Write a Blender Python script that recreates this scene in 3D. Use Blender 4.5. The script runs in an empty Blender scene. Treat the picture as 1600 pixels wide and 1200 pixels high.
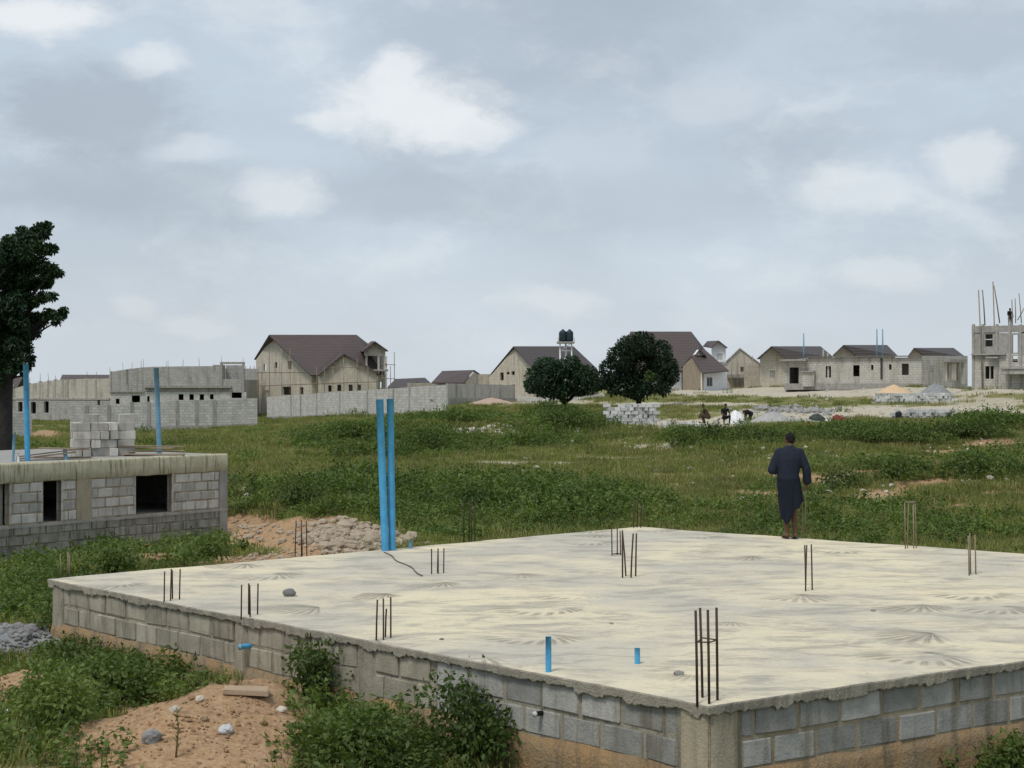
import bpy, bmesh, math, random
import numpy as np
from mathutils import Vector, Matrix, noise as mnoise
from mathutils.geometry import tessellate_polygon
random.seed(7); rng = np.random.default_rng(7)
scn = bpy.context.scene
COL = scn.collection
R = math.radians
# ------------------------------------------------------------------ camera
F = 2460.0; HOR = 605.0; CZ = 3.3            # focal length in photo pixels, horizon row, eye height
cd = bpy.data.cameras.new('camera'); cam = bpy.data.objects.new('camera', cd); COL.objects.link(cam)
cam.location = (0, 0, CZ); cam.rotation_euler = (R(90), 0, 0)
cd.sensor_width = 36; cd.lens = F/1600*36; cd.shift_y = 5/1600; cd.clip_start = 0.1; cd.clip_end = 9000
scn.camera = cam
# ------------------------------------------------------------------ sky
SUN_EL, SUN_AZ = R(58), R(215)               # azimuth clockwise from +Y
w = bpy.data.worlds.new('World'); scn.world = w; w.use_nodes = True
nt = w.node_tree; nt.nodes.clear()
def N(t, typ, **kw):
    n = t.nodes.new(typ)
    for k, v in kw.items():
        setattr(n, k, v)
    return n
def L(t, a, b): t.links.new(a, b)
def setin(n, **kw):
    for k, v in kw.items():
        n.inputs[k.replace('_', ' ')].default_value = v
def mth(t, op, a, b=None, c=None, clamp=False):
    n = N(t, 'ShaderNodeMath', operation=op); n.use_clamp = clamp
    for i, v in enumerate((a, b, c)):
        if v is None: continue
        if hasattr(v, 'links'): L(t, v, n.inputs[i])
        else: n.inputs[i].default_value = v
    return n.outputs[0]
def vmth(t, op, a, b=None):
    n = N(t, 'ShaderNodeVectorMath', operation=op)
    for i, v in enumerate((a, b)):
        if v is None: continue
        if hasattr(v, 'links'): L(t, v, n.inputs[i])
        elif op == 'SCALE' and i == 1: n.inputs['Scale'].default_value = v
        else: n.inputs[i].default_value = v
    return n.outputs['Value'] if op in ('LENGTH', 'DOT_PRODUCT', 'DISTANCE') else n.outputs[0]
def mixc(t, fac, a, b, typ='MIX'):
    n = N(t, 'ShaderNodeMix', data_type='RGBA', blend_type=typ)
    for s, v in ((n.inputs[0], fac), (n.inputs[6], a), (n.inputs[7], b)):
        if hasattr(v, 'links'): L(t, v, s)
        elif isinstance(v, (int, float)): s.default_value = v
        else: s.default_value = (*v, 1) if len(v) == 3 else v
    return n.outputs[2]
def mrange(t, v, a, b, c=0.0, d=1.0, smooth=True):
    n = N(t, 'ShaderNodeMapRange'); n.interpolation_type = 'SMOOTHSTEP' if smooth else 'LINEAR'
    L(t, v, n.inputs[0])
    for i, x in enumerate((a, b, c, d)): n.inputs[i+1].default_value = x
    return n.outputs[0]
def noise(t, vec, scale, detail=4, rough=.55, dist=0.0):
    n = N(t, 'ShaderNodeTexNoise'); n.noise_dimensions = '3D'
    L(t, vec, n.inputs['Vector']); setin(n, Scale=scale, Detail=detail, Roughness=rough, Distortion=dist)
    return n
sky = N(nt, 'ShaderNodeTexSky', sky_type='NISHITA'); sky.sun_disc = False
sky.sun_elevation = SUN_EL; sky.sun_rotation = SUN_AZ; sky.dust_density = 2.0
clear = vmth(nt, 'SCALE', sky.outputs[0], 0.075)
tc = N(nt, 'ShaderNodeTexCoord'); dirv = tc.outputs['Generated']
sq = vmth(nt, 'MULTIPLY', dirv, (1, 1, 1.9))
warp = noise(nt, sq, 9, 5, .6)
wv = vmth(nt, 'SCALE', vmth(nt, 'SUBTRACT', warp.outputs['Color'], (.5, .5, .5)), .13)
sqw = vmth(nt, 'ADD', sq, vmth(nt, 'SCALE', wv, .5))
big = noise(nt, sqw, 3.4, 6, .55).outputs[0]
fine = noise(nt, sqw, 11, 7, .6).outputs[0]
deck = mixc(nt, mrange(nt, big, .34, .66), (.455, .525, .595), (.375, .43, .49))
deck = mixc(nt, mrange(nt, fine, .48, .74, 0, .6), deck, (.60, .64, .665))
deck = mixc(nt, mrange(nt, noise(nt, vmth(nt, 'ADD', sqw, (3.1, 1.7, .4)), 4.6, 6, .55).outputs[0], .5, .72, 0, .8), deck, (.33, .378, .432))
sz = N(nt, 'ShaderNodeSeparateXYZ'); L(nt, dirv, sz.inputs[0])
deck = mixc(nt, mrange(nt, sz.outputs[2], .0, .13, .62, 0), deck, (.555, .595, .64))
# cumulus heads and grey bellies, each at its own bearing and height in the sky
def sdir(px, py):
    v = Vector(((px-800)/F, 1, (HOR-py)/F)).normalized(); return (v.x, v.y, v.z)
dw = vmth(nt, 'ADD', dirv, vmth(nt, 'SCALE', wv, .32))
puffn = noise(nt, sqw, 30, 6, .62).outputs[0]
def blob(col, px, py, rx, ry, k, colr, hard=.35):
    c = sdir(px, py)
    d = vmth(nt, 'SUBTRACT', dw, c)
    d = vmth(nt, 'MULTIPLY', d, (F/rx, F/rx, F/ry))
    ln = mth(nt, 'ADD', vmth(nt, 'LENGTH', d), mth(nt, 'MULTIPLY', mth(nt, 'SUBTRACT', puffn, .5), 1.0))
    return mixc(nt, mrange(nt, ln, 1.1, hard, 0, k), col, colr)
W1 = (.68, .70, .71); G1 = (.315, .358, .405)
for b in [(150, 170, 190, 90, .75, G1), (200, 300, 260, 70, .5, G1), (1500, 60, 210, 80, .5, G1), (1250, 230, 150, 60, .3, G1),
          (640, 300, 300, 60, .5, (.36, .405, .46)), (1000, 330, 260, 70, .4, (.375, .42, .47)),
          (50, 15, 130, 40, .95, W1), (230, 95, 60, 25, .6, W1), (300, 235, 80, 25, .35, W1),
          (640, 170, 175, 62, .9, W1), (625, 110, 60, 34, .85, W1), (730, 200, 110, 36, .7, W1), (520, 195, 70, 25, .6, W1),
          (440, 300, 95, 42, .6, W1), (300, 515, 70, 26, .28, W1), (205, 480, 50, 22, .25, W1), (1350, 300, 130, 45, .5, W1),
          (1530, 255, 80, 40, .6, W1), (1380, 430, 90, 30, .35, W1), (870, 470, 110, 30, .35, W1), (930, 240, 110, 60, .3, (.53, .565, .60)), (1120, 150, 120, 60, .25, W1)]:
    deck = blob(deck, *b)
skyc = mixc(nt, .86, clear, deck)
bg = N(nt, 'ShaderNodeBackground'); L(nt, skyc, bg.inputs[0]); bg.inputs[1].default_value = 1.0
wo = N(nt, 'ShaderNodeOutputWorld'); L(nt, bg.outputs[0], wo.inputs[0])
# ------------------------------------------------------------------ sun (veiled)
sl = bpy.data.lights.new('sun', 'SUN'); sl.energy = 1.5; sl.angle = R(14); sl.color = (1, .95, .87)
so = bpy.data.objects.new('sun', sl); COL.objects.link(so)
sd = Vector((math.sin(SUN_AZ)*math.cos(SUN_EL), math.cos(SUN_AZ)*math.cos(SUN_EL), math.sin(SUN_EL)))
so.rotation_euler = (-sd).to_track_quat('-Z', 'Y').to_euler(); so.location = (0, -20, 40)
vs = scn.view_settings; vs.view_transform = 'Standard'; vs.look = 'None'; vs.exposure = 0.44; vs.gamma = 1; vs.use_curve_mapping = False

# ------------------------------------------------------------------ helpers
def P(px, py, D): return Vector(((px-800)/F*D, D, CZ+(HOR-py)/F*D))
def proj(x, y, z): return 800+F*x/y, HOR-F*(z-CZ)/y
def tag(o, label, cat, group=None):
    o['label'] = label; o['category'] = cat
    if group: o['group'] = group
    return o
def mesh(name, v, f, smooth=False):
    m = bpy.data.meshes.new(name); m.from_pydata([tuple(a) for a in v], [], f); m.update()
    if smooth: m.polygons.foreach_set('use_smooth', [True]*len(m.polygons))
    return m
def obj(name, me, mat=None, parent=None, M=None):
    o = bpy.data.objects.new(name, me); COL.objects.link(o)
    if mat is not None and len(me.materials) == 0: me.materials.append(mat)
    M = M or Matrix.Identity(4)
    o['_w'] = [c for r in M for c in r]
    if parent is not None:
        o.parent = parent
        pw = Matrix([parent['_w'][i*4:i*4+4] for i in range(4)])
        o.matrix_local = pw.inverted() @ M
    else: o.matrix_local = M
    return o
def thing(name, loc, label, cat, group=None):
    o = bpy.data.objects.new(name, None); COL.objects.link(o); o.empty_display_size = .3
    M = Matrix.Translation(loc); o['_w'] = [c for r in M for c in r]; o.matrix_local = M
    return tag(o, label, cat, group)
def TR(loc, rz=0, rx=0, ry=0, s=(1, 1, 1)):
    return Matrix.Translation(loc) @ Matrix.Rotation(rz, 4, 'Z') @ Matrix.Rotation(ry, 4, 'Y') @ Matrix.Rotation(rx, 4, 'X') @ Matrix.Diagonal((*s, 1))
def box_vf(a, b):
    x0, y0, z0 = a; x1, y1, z1 = b
    v = [(x0,y0,z0),(x1,y0,z0),(x1,y1,z0),(x0,y1,z0),(x0,y0,z1),(x1,y0,z1),(x1,y1,z1),(x0,y1,z1)]
    return v, [(0,3,2,1),(4,5,6,7),(0,1,5,4),(1,2,6,5),(2,3,7,6),(3,0,4,7)]
def box(a, b, name='box'):
    return mesh(name, *box_vf(a, b))
def join_vf(parts):
    V, Fc = [], []
    for v, f in parts:
        n = len(V); V += list(v); Fc += [tuple(i+n for i in q) for q in f]
    return V, Fc
def tube_vf(pts, rad, n=8, cap=True):
    pts = [Vector(p) for p in pts]; rad = rad if hasattr(rad, '__len__') else [rad]*len(pts)
    V, Fc = [], []; up = Vector((.13, .31, 1)).normalized()
    for i, p in enumerate(pts):
        t = (pts[min(i+1, len(pts)-1)]-pts[max(i-1, 0)]).normalized()
        a = t.cross(up)
        if a.length < .05: a = t.cross(Vector((1, 0, 0)))
        a.normalize(); b = t.cross(a).normalized()
        for k in range(n):
            q = 2*math.pi*k/n; V.append(p+(a*math.cos(q)+b*math.sin(q))*rad[i])
    for i in range(len(pts)-1):
        for k in range(n):
            Fc.append((i*n+k, i*n+(k+1) % n, (i+1)*n+(k+1) % n, (i+1)*n+k))
    if cap:
        Fc.append(tuple(range(n-1, -1, -1))); Fc.append(tuple((len(pts)-1)*n+k for k in range(n)))
    return V, [f[::-1] for f in Fc]
def tube(pts, rad, n=8): return mesh('tube', *tube_vf(pts, rad, n), smooth=n > 4)
def block_mesh(lx, ly, lz, bev=.008, seed=0, rough=.004):
    bm = bmesh.new(); bmesh.ops.create_cube(bm, size=1)
    for v in bm.verts: v.co = Vector((v.co.x*lx, v.co.y*ly, v.co.z*lz))
    bmesh.ops.bevel(bm, geom=bm.edges[:], offset=bev, segments=1, affect='EDGES')
    rr = random.Random(seed)
    for v in bm.verts: v.co += Vector((rr.uniform(-1, 1), rr.uniform(-1, 1), rr.uniform(-1, 1)))*rough
    m = bpy.data.meshes.new('block'); bm.to_mesh(m); bm.free(); return m
def rock_mesh(seed, sx=1, sy=1, sz=.7, sub=2, amp=.35):
    bm = bmesh.new(); bmesh.ops.create_icosphere(bm, subdivisions=sub, radius=1)
    off = Vector((seed*3.1, seed*1.7, seed*.9))
    for v in bm.verts:
        k = 1+amp*mnoise.noise(v.co*1.3+off)+amp*.5*mnoise.noise(v.co*3+off)
        v.co = Vector((v.co.x*k*sx, v.co.y*k*sy, v.co.z*k*sz))
    m = bpy.data.meshes.new('rock'); bm.to_mesh(m); bm.free(); return m
# ------------------------------------------------------------------ materials
MATS = {}
def newmat(name):
    m = bpy.data.materials.new(name); m.use_nodes = True; t = m.node_tree
    b = t.nodes['Principled BSDF']; MATS[name] = m
    return m, t, b
def bump(t, b, h, strength, dist=.02):
    n = N(t, 'ShaderNodeBump'); L(t, h, n.inputs['Height']); setin(n, Strength=strength, Distance=dist)
    L(t, n.outputs[0], b.inputs['Normal'])
def rough_mat(name, c1, c2, scale=3, rough=.9, bmp=.4, var=.15, stain=None, stain_k=.6, streak=False, fine=40, bd=.015, sv3=(5, 5, .55), st0=.47):
    """mottled surface: two tones by noise, per-object value shift, optional stain and vertical streaks"""
    m, t, b = newmat(name)
    g = N(t, 'ShaderNodeNewGeometry'); pos = g.outputs['Position']
    n1 = noise(t, pos, scale, 6, .62).outputs[0]
    c = mixc(t, mrange(t, n1, .3, .7), c1, c2)
    if stain:
        sv = vmth(t, 'MULTIPLY', pos, sv3) if streak else vmth(t, 'MULTIPLY', pos, (1, 1, 1))
        n2 = noise(t, sv, 1.3, 5, .65).outputs[0]
        c = mixc(t, mrange(t, n2, st0, st0+.25, 0, stain_k), c, stain)
    nf = noise(t, pos, fine, 5, .7).outputs[0]
    c = mixc(t, .5, c, mixc(t, 1.0, c, mixc(t, nf, (.55, .55, .55), (1.45, 1.45, 1.45)), 'MULTIPLY'))
    oi = N(t, 'ShaderNodeObjectInfo')
    c = mixc(t, 1.0, c, mixc(t, oi.outputs['Random'], (1-var,)*3, (1+var,)*3), 'MULTIPLY')
    L(t, c, b.inputs['Base Color']); setin(b, Roughness=rough); b.inputs['Specular IOR Level'].default_value = .25
    if bmp: bump(t, b, mth(t, 'ADD', nf, n1), bmp, bd)
    return m
def plain(name, c, rough=.6, metal=0, var=.1):
    return rough_mat(name, tuple(x*.88 for x in c), tuple(min(1, x*1.12) for x in c), 6, rough, 0.08, var)
def brick_mat(name, c1, c2, mortar, bw=.47, bh=.245, stain=(.12, .11, .09), stain_k=.5, ms=.02):
    m, t, b = newmat(name)
    tcn = N(t, 'ShaderNodeTexCoord'); s = N(t, 'ShaderNodeSeparateXYZ'); L(t, tcn.outputs['Object'], s.inputs[0])
    cv = N(t, 'ShaderNodeCombineXYZ'); L(t, mth(t, 'ADD', s.outputs[0], s.outputs[1]), cv.inputs[0]); L(t, s.outputs[2], cv.inputs[1])
    br = N(t, 'ShaderNodeTexBrick'); L(t, cv.outputs[0], br.inputs['Vector'])
    br.inputs['Color1'].default_value = (*c1, 1); br.inputs['Color2'].default_value = (*c2, 1); br.inputs['Mortar'].default_value = (*mortar, 1)
    setin(br, Scale=1.0, Bias=0.0); br.inputs['Mortar Size'].default_value = ms; br.inputs['Brick Width'].default_value = bw; br.inputs['Row Height'].default_value = bh
    pos = N(t, 'ShaderNodeNewGeometry').outputs['Position']
    c = mixc(t, mrange(t, noise(t, vmth(t, 'MULTIPLY', pos, (1.8, 1.8, .35)), .9, 6, .7).outputs[0], .45, .75, 0, stain_k), br.outputs[0], stain)
    nf = noise(t, pos, 5, 6, .7).outputs[0]
    c = mixc(t, 1, c, mixc(t, nf, (.7, .7, .7), (1.3, 1.3, 1.3)), 'MULTIPLY')
    L(t, c, b.inputs['Base Color']); setin(b, Roughness=.92); b.inputs['Specular IOR Level'].default_value = .2
    bump(t, b, mth(t, 'SUBTRACT', mth(t, 'MULTIPLY', nf, .3), br.outputs['Fac']), .8, .02)
    return m
def _later(): pass
def leaf_mat(name, c1, c2, c3=None, trans=.25, rough=.55):
    m, t, b = newmat(name)
    g = N(t, 'ShaderNodeNewGeometry'); oi = N(t, 'ShaderNodeObjectInfo')
    c = mixc(t, g.outputs['Random Per Island'], c1, c2)
    pn = noise(t, g.outputs['Position'], .35, 4, .6).outputs[0]
    c = mixc(t, mrange(t, pn, .4, .68, 0, .75), c, c3 or tuple(x*.6 for x in c1))
    c = mixc(t, 1, c, mixc(t, oi.outputs['Random'], (.75, .75, .75), (1.25, 1.22, 1.1)), 'MULTIPLY')
    L(t, c, b.inputs['Base Color']); setin(b, Roughness=rough); b.inputs['Specular IOR Level'].default_value = .3
    tr = N(t, 'ShaderNodeBsdfTranslucent'); L(t, mixc(t, 1, c, (1.1, 1.25, .6), 'MULTIPLY'), tr.inputs[0])
    ms = N(t, 'ShaderNodeMixShader'); ms.inputs[0].default_value = trans
    L(t, b.outputs[0], ms.inputs[1]); L(t, tr.outputs[0], ms.inputs[2])
    L(t, ms.outputs[0], t.nodes['Material Output'].inputs[0])
    return m
BLK = rough_mat('grey_block', (.27, .27, .25), (.37, .36, .33), 6, .93, .7, .24, (.17, .15, .11), .8, True)
BLKW = rough_mat('weathered_block', (.29, .265, .205), (.39, .36, .285), 4, .93, .6, .16, (.13, .112, .08), .85, True, sv3=(6.5, 6.5, .8), st0=.49)
BLKL = rough_mat('pale_block', (.43, .415, .38), (.54, .52, .475), 5, .93, .5, .2, (.28, .24, .18), .6, True)
BLKD = rough_mat('old_block', (.23, .22, .185), (.32, .305, .26), 4, .95, .6, .16, (.10, .095, .07), .85, True)
MORT = rough_mat('mortar', (.31, .25, .165), (.39, .335, .245), 5, .95, .6, .05, (.14, .12, .085), .6, True)
MORTG = rough_mat('grey_mortar', (.27, .245, .19), (.35, .32, .255), 5, .95, .6, .05, (.12, .105, .075), .85, True, sv3=(6.5, 6.5, .8), st0=.46)
FOOT = rough_mat('earth_stained_footing', (.43, .275, .135), (.33, .26, .17), 2.2, .95, 1.0, .05, (.17, .14, .10), .85, True, 25, .05)
COLM = rough_mat('tan_concrete', (.43, .365, .255), (.34, .30, .225), 5, .93, .6, .05, (.16, .145, .115), .55, True)
BAND = rough_mat('slab_edge_concrete', (.44, .40, .32), (.33, .30, .25), 7, .93, 1.0, .05, (.17, .16, .14), .5, True, 45, .02)
BEAM = rough_mat('mossy_ring_beam', (.50, .465, .34), (.40, .38, .265), 5, .93, .5, .05, (.085, .085, .035), .9, True, sv3=(11, 11, 1.0), st0=.48)
CONC = rough_mat('grey_concrete', (.38, .365, .335), (.29, .28, .26), 3, .93, .5, .1, (.15, .145, .13), .6, True)
RENDER = brick_mat('beige_unfinished_block', (.50, .46, .38), (.57, .53, .44), (.455, .42, .345), stain_k=.75, stain=(.27, .235, .18), ms=.02)
RENDG = brick_mat('pale_grey_block_wall', (.46, .44, .395), (.53, .51, .46), (.405, .385, .34), stain_k=.85, stain=(.25, .225, .185), ms=.02)
PALEW = rough_mat('pale_white_wall', (.55, .55, .53), (.47, .47, .46), 1.5, .9, .2, .05, (.36, .36, .34), .5, True, 9)
WHITE = plain('white_paint', (.72, .73, .74), .7, 0, .03)
CREAM = brick_mat('cream_block', (.47, .44, .375), (.53, .50, .43), (.42, .39, .33), stain_k=.85, stain=(.22, .20, .17), ms=.02)
FARBRK = brick_mat('far_block_wall', (.45, .44, .42), (.58, .57, .54), (.40, .39, .36), stain_k=.6, stain=(.27, .26, .235))
FARBRKD = brick_mat('far_grey_block', (.36, .35, .33), (.44, .43, .40), (.31, .30, .28), stain_k=.7, stain=(.15, .145, .13))
REBAR = plain('rusty_rebar', (.055, .036, .028), .75, 0, .3)
REBARP = plain('pale_rebar', (.23, .19, .12), .75, 0, .2)
BLUE = plain('blue_plastic', (.075, .33, .57), .35, 0, .05)
BLUEP = plain('pale_blue_plastic', (.16, .32, .44), .45, 0, .05)
WOOD = rough_mat('weathered_wood', (.30, .235, .165), (.22, .175, .13), 6, .85, .4, .25)
BAMB = rough_mat('bamboo', (.26, .22, .17), (.19, .165, .135), 3, .8, .2, .2)
STONE = rough_mat('grey_stone', (.21, .21, .205), (.32, .31, .30), 5, .9, .6, .3)
STONEP = rough_mat('pale_stone', (.45, .41, .34), (.55, .51, .44), 5, .9, .6, .2)
SAND = rough_mat('tan_sand', (.62, .45, .28), (.55, .39, .24), 1.5, .95, .3, .02)
GRAV = rough_mat('grey_gravel', (.21, .22, .225), (.29, .295, .295), 3, .95, .8, .05, None, .5, False, 30)
SANDP = rough_mat('pale_sand', (.40, .40, .385), (.33, .325, .31), 1.5, .95, .4, .05)
SOIL = rough_mat('orange_soil', (.37, .22, .115), (.29, .195, .12), 3, .95, .9, .05, (.21, .165, .115), .6, False, 30, .03)
DARKP = plain('black_plastic', (.012, .012, .013), .4)
TANKM = plain('dark_tank', (.02, .035, .045), .45)
SKIN = plain('brown_skin', (.115, .058, .037), .55, 0, .02)
HAIR = plain('black_hair', (.010, .008, .008), .9, 0, .02)
REDC = plain('red_cloth', (.20, .045, .04), .85)
GLASS, gt_, gb_ = newmat('dark_glass'); setin(gb_, Roughness=.08); gb_.inputs['Base Color'].default_value = (.03, .035, .04, 1)
def cloth_mat(name, c, scale=7):
    m, t, b = newmat(name); pos = N(t, 'ShaderNodeNewGeometry').outputs['Position']
    n1 = noise(t, vmth(t, 'MULTIPLY', pos, (3, 3, .9)), scale, 4, .6).outputs[0]
    L(t, mixc(t, n1, tuple(x*.7 for x in c), tuple(x*1.3 for x in c)), b.inputs['Base Color']); setin(b, Roughness=.85)
    b.inputs['Specular IOR Level'].default_value = .2
    bump(t, b, n1, .5, .03); return m
NAVY = cloth_mat('navy_cloth', (.016, .021, .036)); NAVYD = cloth_mat('dark_navy_cloth', (.009, .012, .022))
BROWNC = cloth_mat('brown_cloth', (.055, .035, .025)); BLACKC = cloth_mat('black_cloth', (.012, .011, .012))
def roof_mat(name, c):
    m, t, b = newmat(name); pos = N(t, 'ShaderNodeNewGeometry').outputs['Position']
    wv_ = N(t, 'ShaderNodeTexWave', wave_type='BANDS', bands_direction='Z'); L(t, pos, wv_.inputs[0]); setin(wv_, Scale=.9, Distortion=.3)
    n1 = noise(t, pos, 1.2, 5, .7).outputs[0]
    cc = mixc(t, n1, tuple(x*.75 for x in c), tuple(x*1.25 for x in c))
    L(t, mixc(t, mth(t, 'MULTIPLY', wv_.outputs[1], .25), cc, tuple(x*.55 for x in c)), b.inputs['Base Color'])
    setin(b, Roughness=.65); b.inputs['Specular IOR Level'].default_value = .3; bump(t, b, wv_.outputs[1], .5, .04); return m
ROOFB = roof_mat('brown_roof_sheet', (.088, .066, .062)); ROOFG = roof_mat('charcoal_roof_sheet', (.075, .064, .064))
LEAF_T = leaf_mat('dark_tree_leaf', (.017, .044, .017), (.036, .074, .025), (.011, .031, .015), .18)
LEAF_M = leaf_mat('mango_leaf', (.014, .038, .017), (.028, .060, .024), (.010, .028, .015), .15)
LEAF_MY = leaf_mat('young_mango_leaf', (.06, .11, .02), (.05, .09, .02), None, .25)
LEAF_B = leaf_mat('bush_leaf', (.068, .112, .024), (.125, .168, .042), (.048, .086, .020), .32)
LEAF_W = leaf_mat('weed_leaf', (.105, .165, .036), (.165, .215, .058), (.070, .120, .030), .34)
LEAF_G = leaf_mat('grass_blade', (.175, .200, .058), (.235, .235, .085), (.130, .160, .045), .34, .7)
LEAF_D = leaf_mat('dry_grass_blade', (.33, .28, .14), (.25, .225, .10), (.21, .19, .085), .3, .7)
BARK = rough_mat('grey_bark', (.055, .05, .045), (.035, .031, .028), 6, .95, .9, .05, None, .5, False, 20, .04)
BARKD = rough_mat('dark_bark', (.03, .027, .023), (.02, .018, .016), 6, .95, .8, .05)
# ------------------------------------------------------------------ terrain
SLZ = .84
A_ = P(1108, 1100, F*2.46/495); B_ = P(82, 904, F*2.46/299); C_ = P(1000, 823, F*2.46/218)
D_ = Vector((12.3, 19.3, SLZ))
for q in (A_, B_, C_, D_): q.z = SLZ
QUAD = [Vector((q.x, q.y)) for q in (A_, D_, C_, B_)]
def inquad(x, y, m=0.0, Q=QUAD):
    for i in range(4):
        a, b = Q[i], Q[(i+1) % 4]
        e = (b-a).normalized()
        if e.x*(y-a.y)-e.y*(x-a.x) < -m: return False
    return True
cps = []
def cp(px, py, D): v = P(px, py, D); cps.append((v.x, v.y, v.z))
for c in [(-6, 20, .0), (-2, 15.5, -.05), (1.3, 11.8, -.2), (6, 14, -.1), (12, 19, .05), (2, 29, -.2), (-3, 24.5, -.2), (8, 25, -.2),
          (-9, 20, -.15), (-5, 13, .1), (-2, 11, .05), (0, 4, -.2), (-6, 6, -.1), (8, 6, -.2), (-20, 15, -.4), (25, 20, 0), (14, 30, -.3)]: cps.append(c)
for c in [(355, 850, 44.6), (0, 880, 39), (-200, 905, 36), (150, 905, 30), (40, 940, 27), (480, 860, 36), (620, 858, 34), (450, 770, 50), (700, 830, 40),
          (300, 690, 100), (450, 690, 95), (110, 676, 142), (260, 672, 142), (400, 668, 142), (417, 655, 180), (700, 646, 129), (560, 650, 150), (-150, 690, 120),
          (600, 700, 88), (800, 700, 85), (800, 760, 55), (1000, 780, 48), (1000, 720, 74), (1200, 720, 74), (1200, 790, 50), (1400, 720, 72), (1400, 800, 50), (1580, 720, 72), (1590, 830, 44),
          (800, 630, 180), (760, 625, 200), (880, 639, 150), (997, 634, 150), (985, 668, 105), (1130, 661, 103), (1300, 663, 104), (1450, 657, 107), (1590, 660, 104), (1200, 640, 120),
          (1430, 629, 132), (1300, 612, 150), (1560, 607, 140), (1050, 612, 170), (1100, 608, 185), (1210, 604, 195), (1420, 604, 160), (1700, 612, 140), (1700, 660, 100),
          (60, 660, 185), (280, 660, 190), (500, 645, 195), (640, 640, 230), (1160, 607, 220), (0, 640, 260), (700, 625, 260), (1000, 612, 260), (1500, 604, 230)]: cp(*c)
CP = np.array(cps)
CU = np.stack([CP[:, 0]/np.maximum(CP[:, 1], 4)*6, np.log(np.maximum(CP[:, 1], 4))*2.6], 1)
def vnoise(x, y, s, seed=0):
    """smooth value noise, vectorised"""
    x = np.asarray(x)/s+seed*17.3; y = np.asarray(y)/s+seed*9.1
    xi = np.floor(x); yi = np.floor(y); fx = x-xi; fy = y-yi
    fx = fx*fx*(3-2*fx); fy = fy*fy*(3-2*fy)
    def h(a, b):
        q = np.sin(a*127.1+b*311.7+seed*74.7)*43758.5453; return q-np.floor(q)
    return (h(xi, yi)*(1-fx)+h(xi+1, yi)*fx)*(1-fy)+(h(xi, yi+1)*(1-fx)+h(xi+1, yi+1)*fx)*fy
MOUNDS = []   # x, y, rx, ry, height
def mound_px(px, py, D, rx, ry, h): MOUNDS.append(((px-800)/F*D, D, rx, ry, h))
mound_px(300, 1150, 14.2, 1.5, 1.6, .42); mound_px(400, 1080, 15.6, .8, .9, .25); mound_px(40, 1080, 16.5, .7, 1.0, .3)
mound_px(520, 840, 35, 1.3, 2.2, .7); mound_px(455, 820, 37, .9, 1.6, .55); mound_px(380, 825, 37, .6, 1.2, .4); mound_px(250, 875, 31.5, 1.2, 1.2, .35)
mound_px(150, 985, 21.5, .5, .6, .1); mound_px(1330, 750, 58, 3.2, 3.0, .55); mound_px(1390, 765, 52, 2.4, 2.5, .4); mound_px(1540, 745, 60, 2.6, 3, .5)
mound_px(760, 680, 92, 8, 6, .9); mound_px(1250, 780, 45, 2, 2.4, .35); mound_px(1540, 690, 86, 3.4, 3.5, .7); mound_px(640, 690, 95, 6, 5, .5)
mound_px(1220, 700, 80, 5, 4, .4)
def terr(x, y):
    x = np.atleast_1d(np.asarray(x, float)); y = np.atleast_1d(np.asarray(y, float)); out = np.empty_like(x)
    for s in range(0, len(x), 20000):
        xs, ys = x[s:s+20000], y[s:s+20000]; yy = np.maximum(ys, 4)
        u = np.clip(xs/yy, -1.3, 1.3)*6; l = np.log(np.minimum(yy, 330))*2.6
        d2 = (u[:, None]-CU[None, :, 0])**2+(l[:, None]-CU[None, :, 1])**2
        wt = 1/(d2+.012)**1.6
        z = (wt*CP[None, :, 2]).sum(1)/wt.sum(1)
        for (mx, my, rx, ry, h) in MOUNDS:
            q = ((xs-mx)/rx)**2+((ys-my)/ry)**2
            z = z+h*np.exp(-q*1.2)*(.8+.4*vnoise(xs, ys, .5, 3))
        amp = np.clip(ys/60, .25, 1)
        z = z+(vnoise(xs, ys, 2.2, 1)-.5)*.16*amp+(vnoise(xs, ys, .6, 2)-.5)*.06+(vnoise(xs, ys, 9, 5)-.5)*.25*np.clip((ys-40)/60, 0, 1)
        nb = np.clip((50-ys)/20, 0, 1)
        z = z+nb*((vnoise(xs, ys, .3, 6)-.5)*.07+(vnoise(xs, ys, .16, 7)-.5)*.045)
        far = np.clip((ys-330)/900, 0, 1); z = z*(1-far)+1.5*far
        out[s:s+20000] = z
    return out
def tz(x, y): return float(terr(x, y)[0])
def tfast(x, y):
    i = np.clip(np.searchsorted(gx, x)-1, 0, nx-2); j = np.clip(np.searchsorted(gy, y)-1, 0, ny-2)
    a = (x-gx[i])/(gx[i+1]-gx[i]); b = (y-gy[j])/(gy[j+1]-gy[j])
    return (FZ[j, i]*(1-a)+FZ[j, i+1]*a)*(1-b)+(FZ[j+1, i]*(1-a)+FZ[j+1, i+1]*a)*b
def ground(px, py, dmin=10, dmax=320):
    """the point of the terrain seen at a photo pixel"""
    d = np.exp(np.linspace(math.log(dmin), math.log(dmax), 900)); x = (px-800)/F*d; z = CZ+(HOR-py)/F*d
    t = tfast(x, d); k = np.argmax(t >= z) if (t >= z).any() else len(d)-1
    return Vector((x[k], d[k], t[k]))
def axis(lo, hi, c, n, s):
    a = math.asinh((lo-c)/s); b = math.asinh((hi-c)/s); return c+s*np.sinh(np.linspace(a, b, n))
gx = axis(-3000, 3000, -2, 600, 6); gy = axis(-120, 6000, 16, 620, 7)
GX, GY = np.meshgrid(gx, gy); fx_, fy_ = GX.ravel(), GY.ravel()
fz_ = terr(fx_, fy_)
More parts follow.
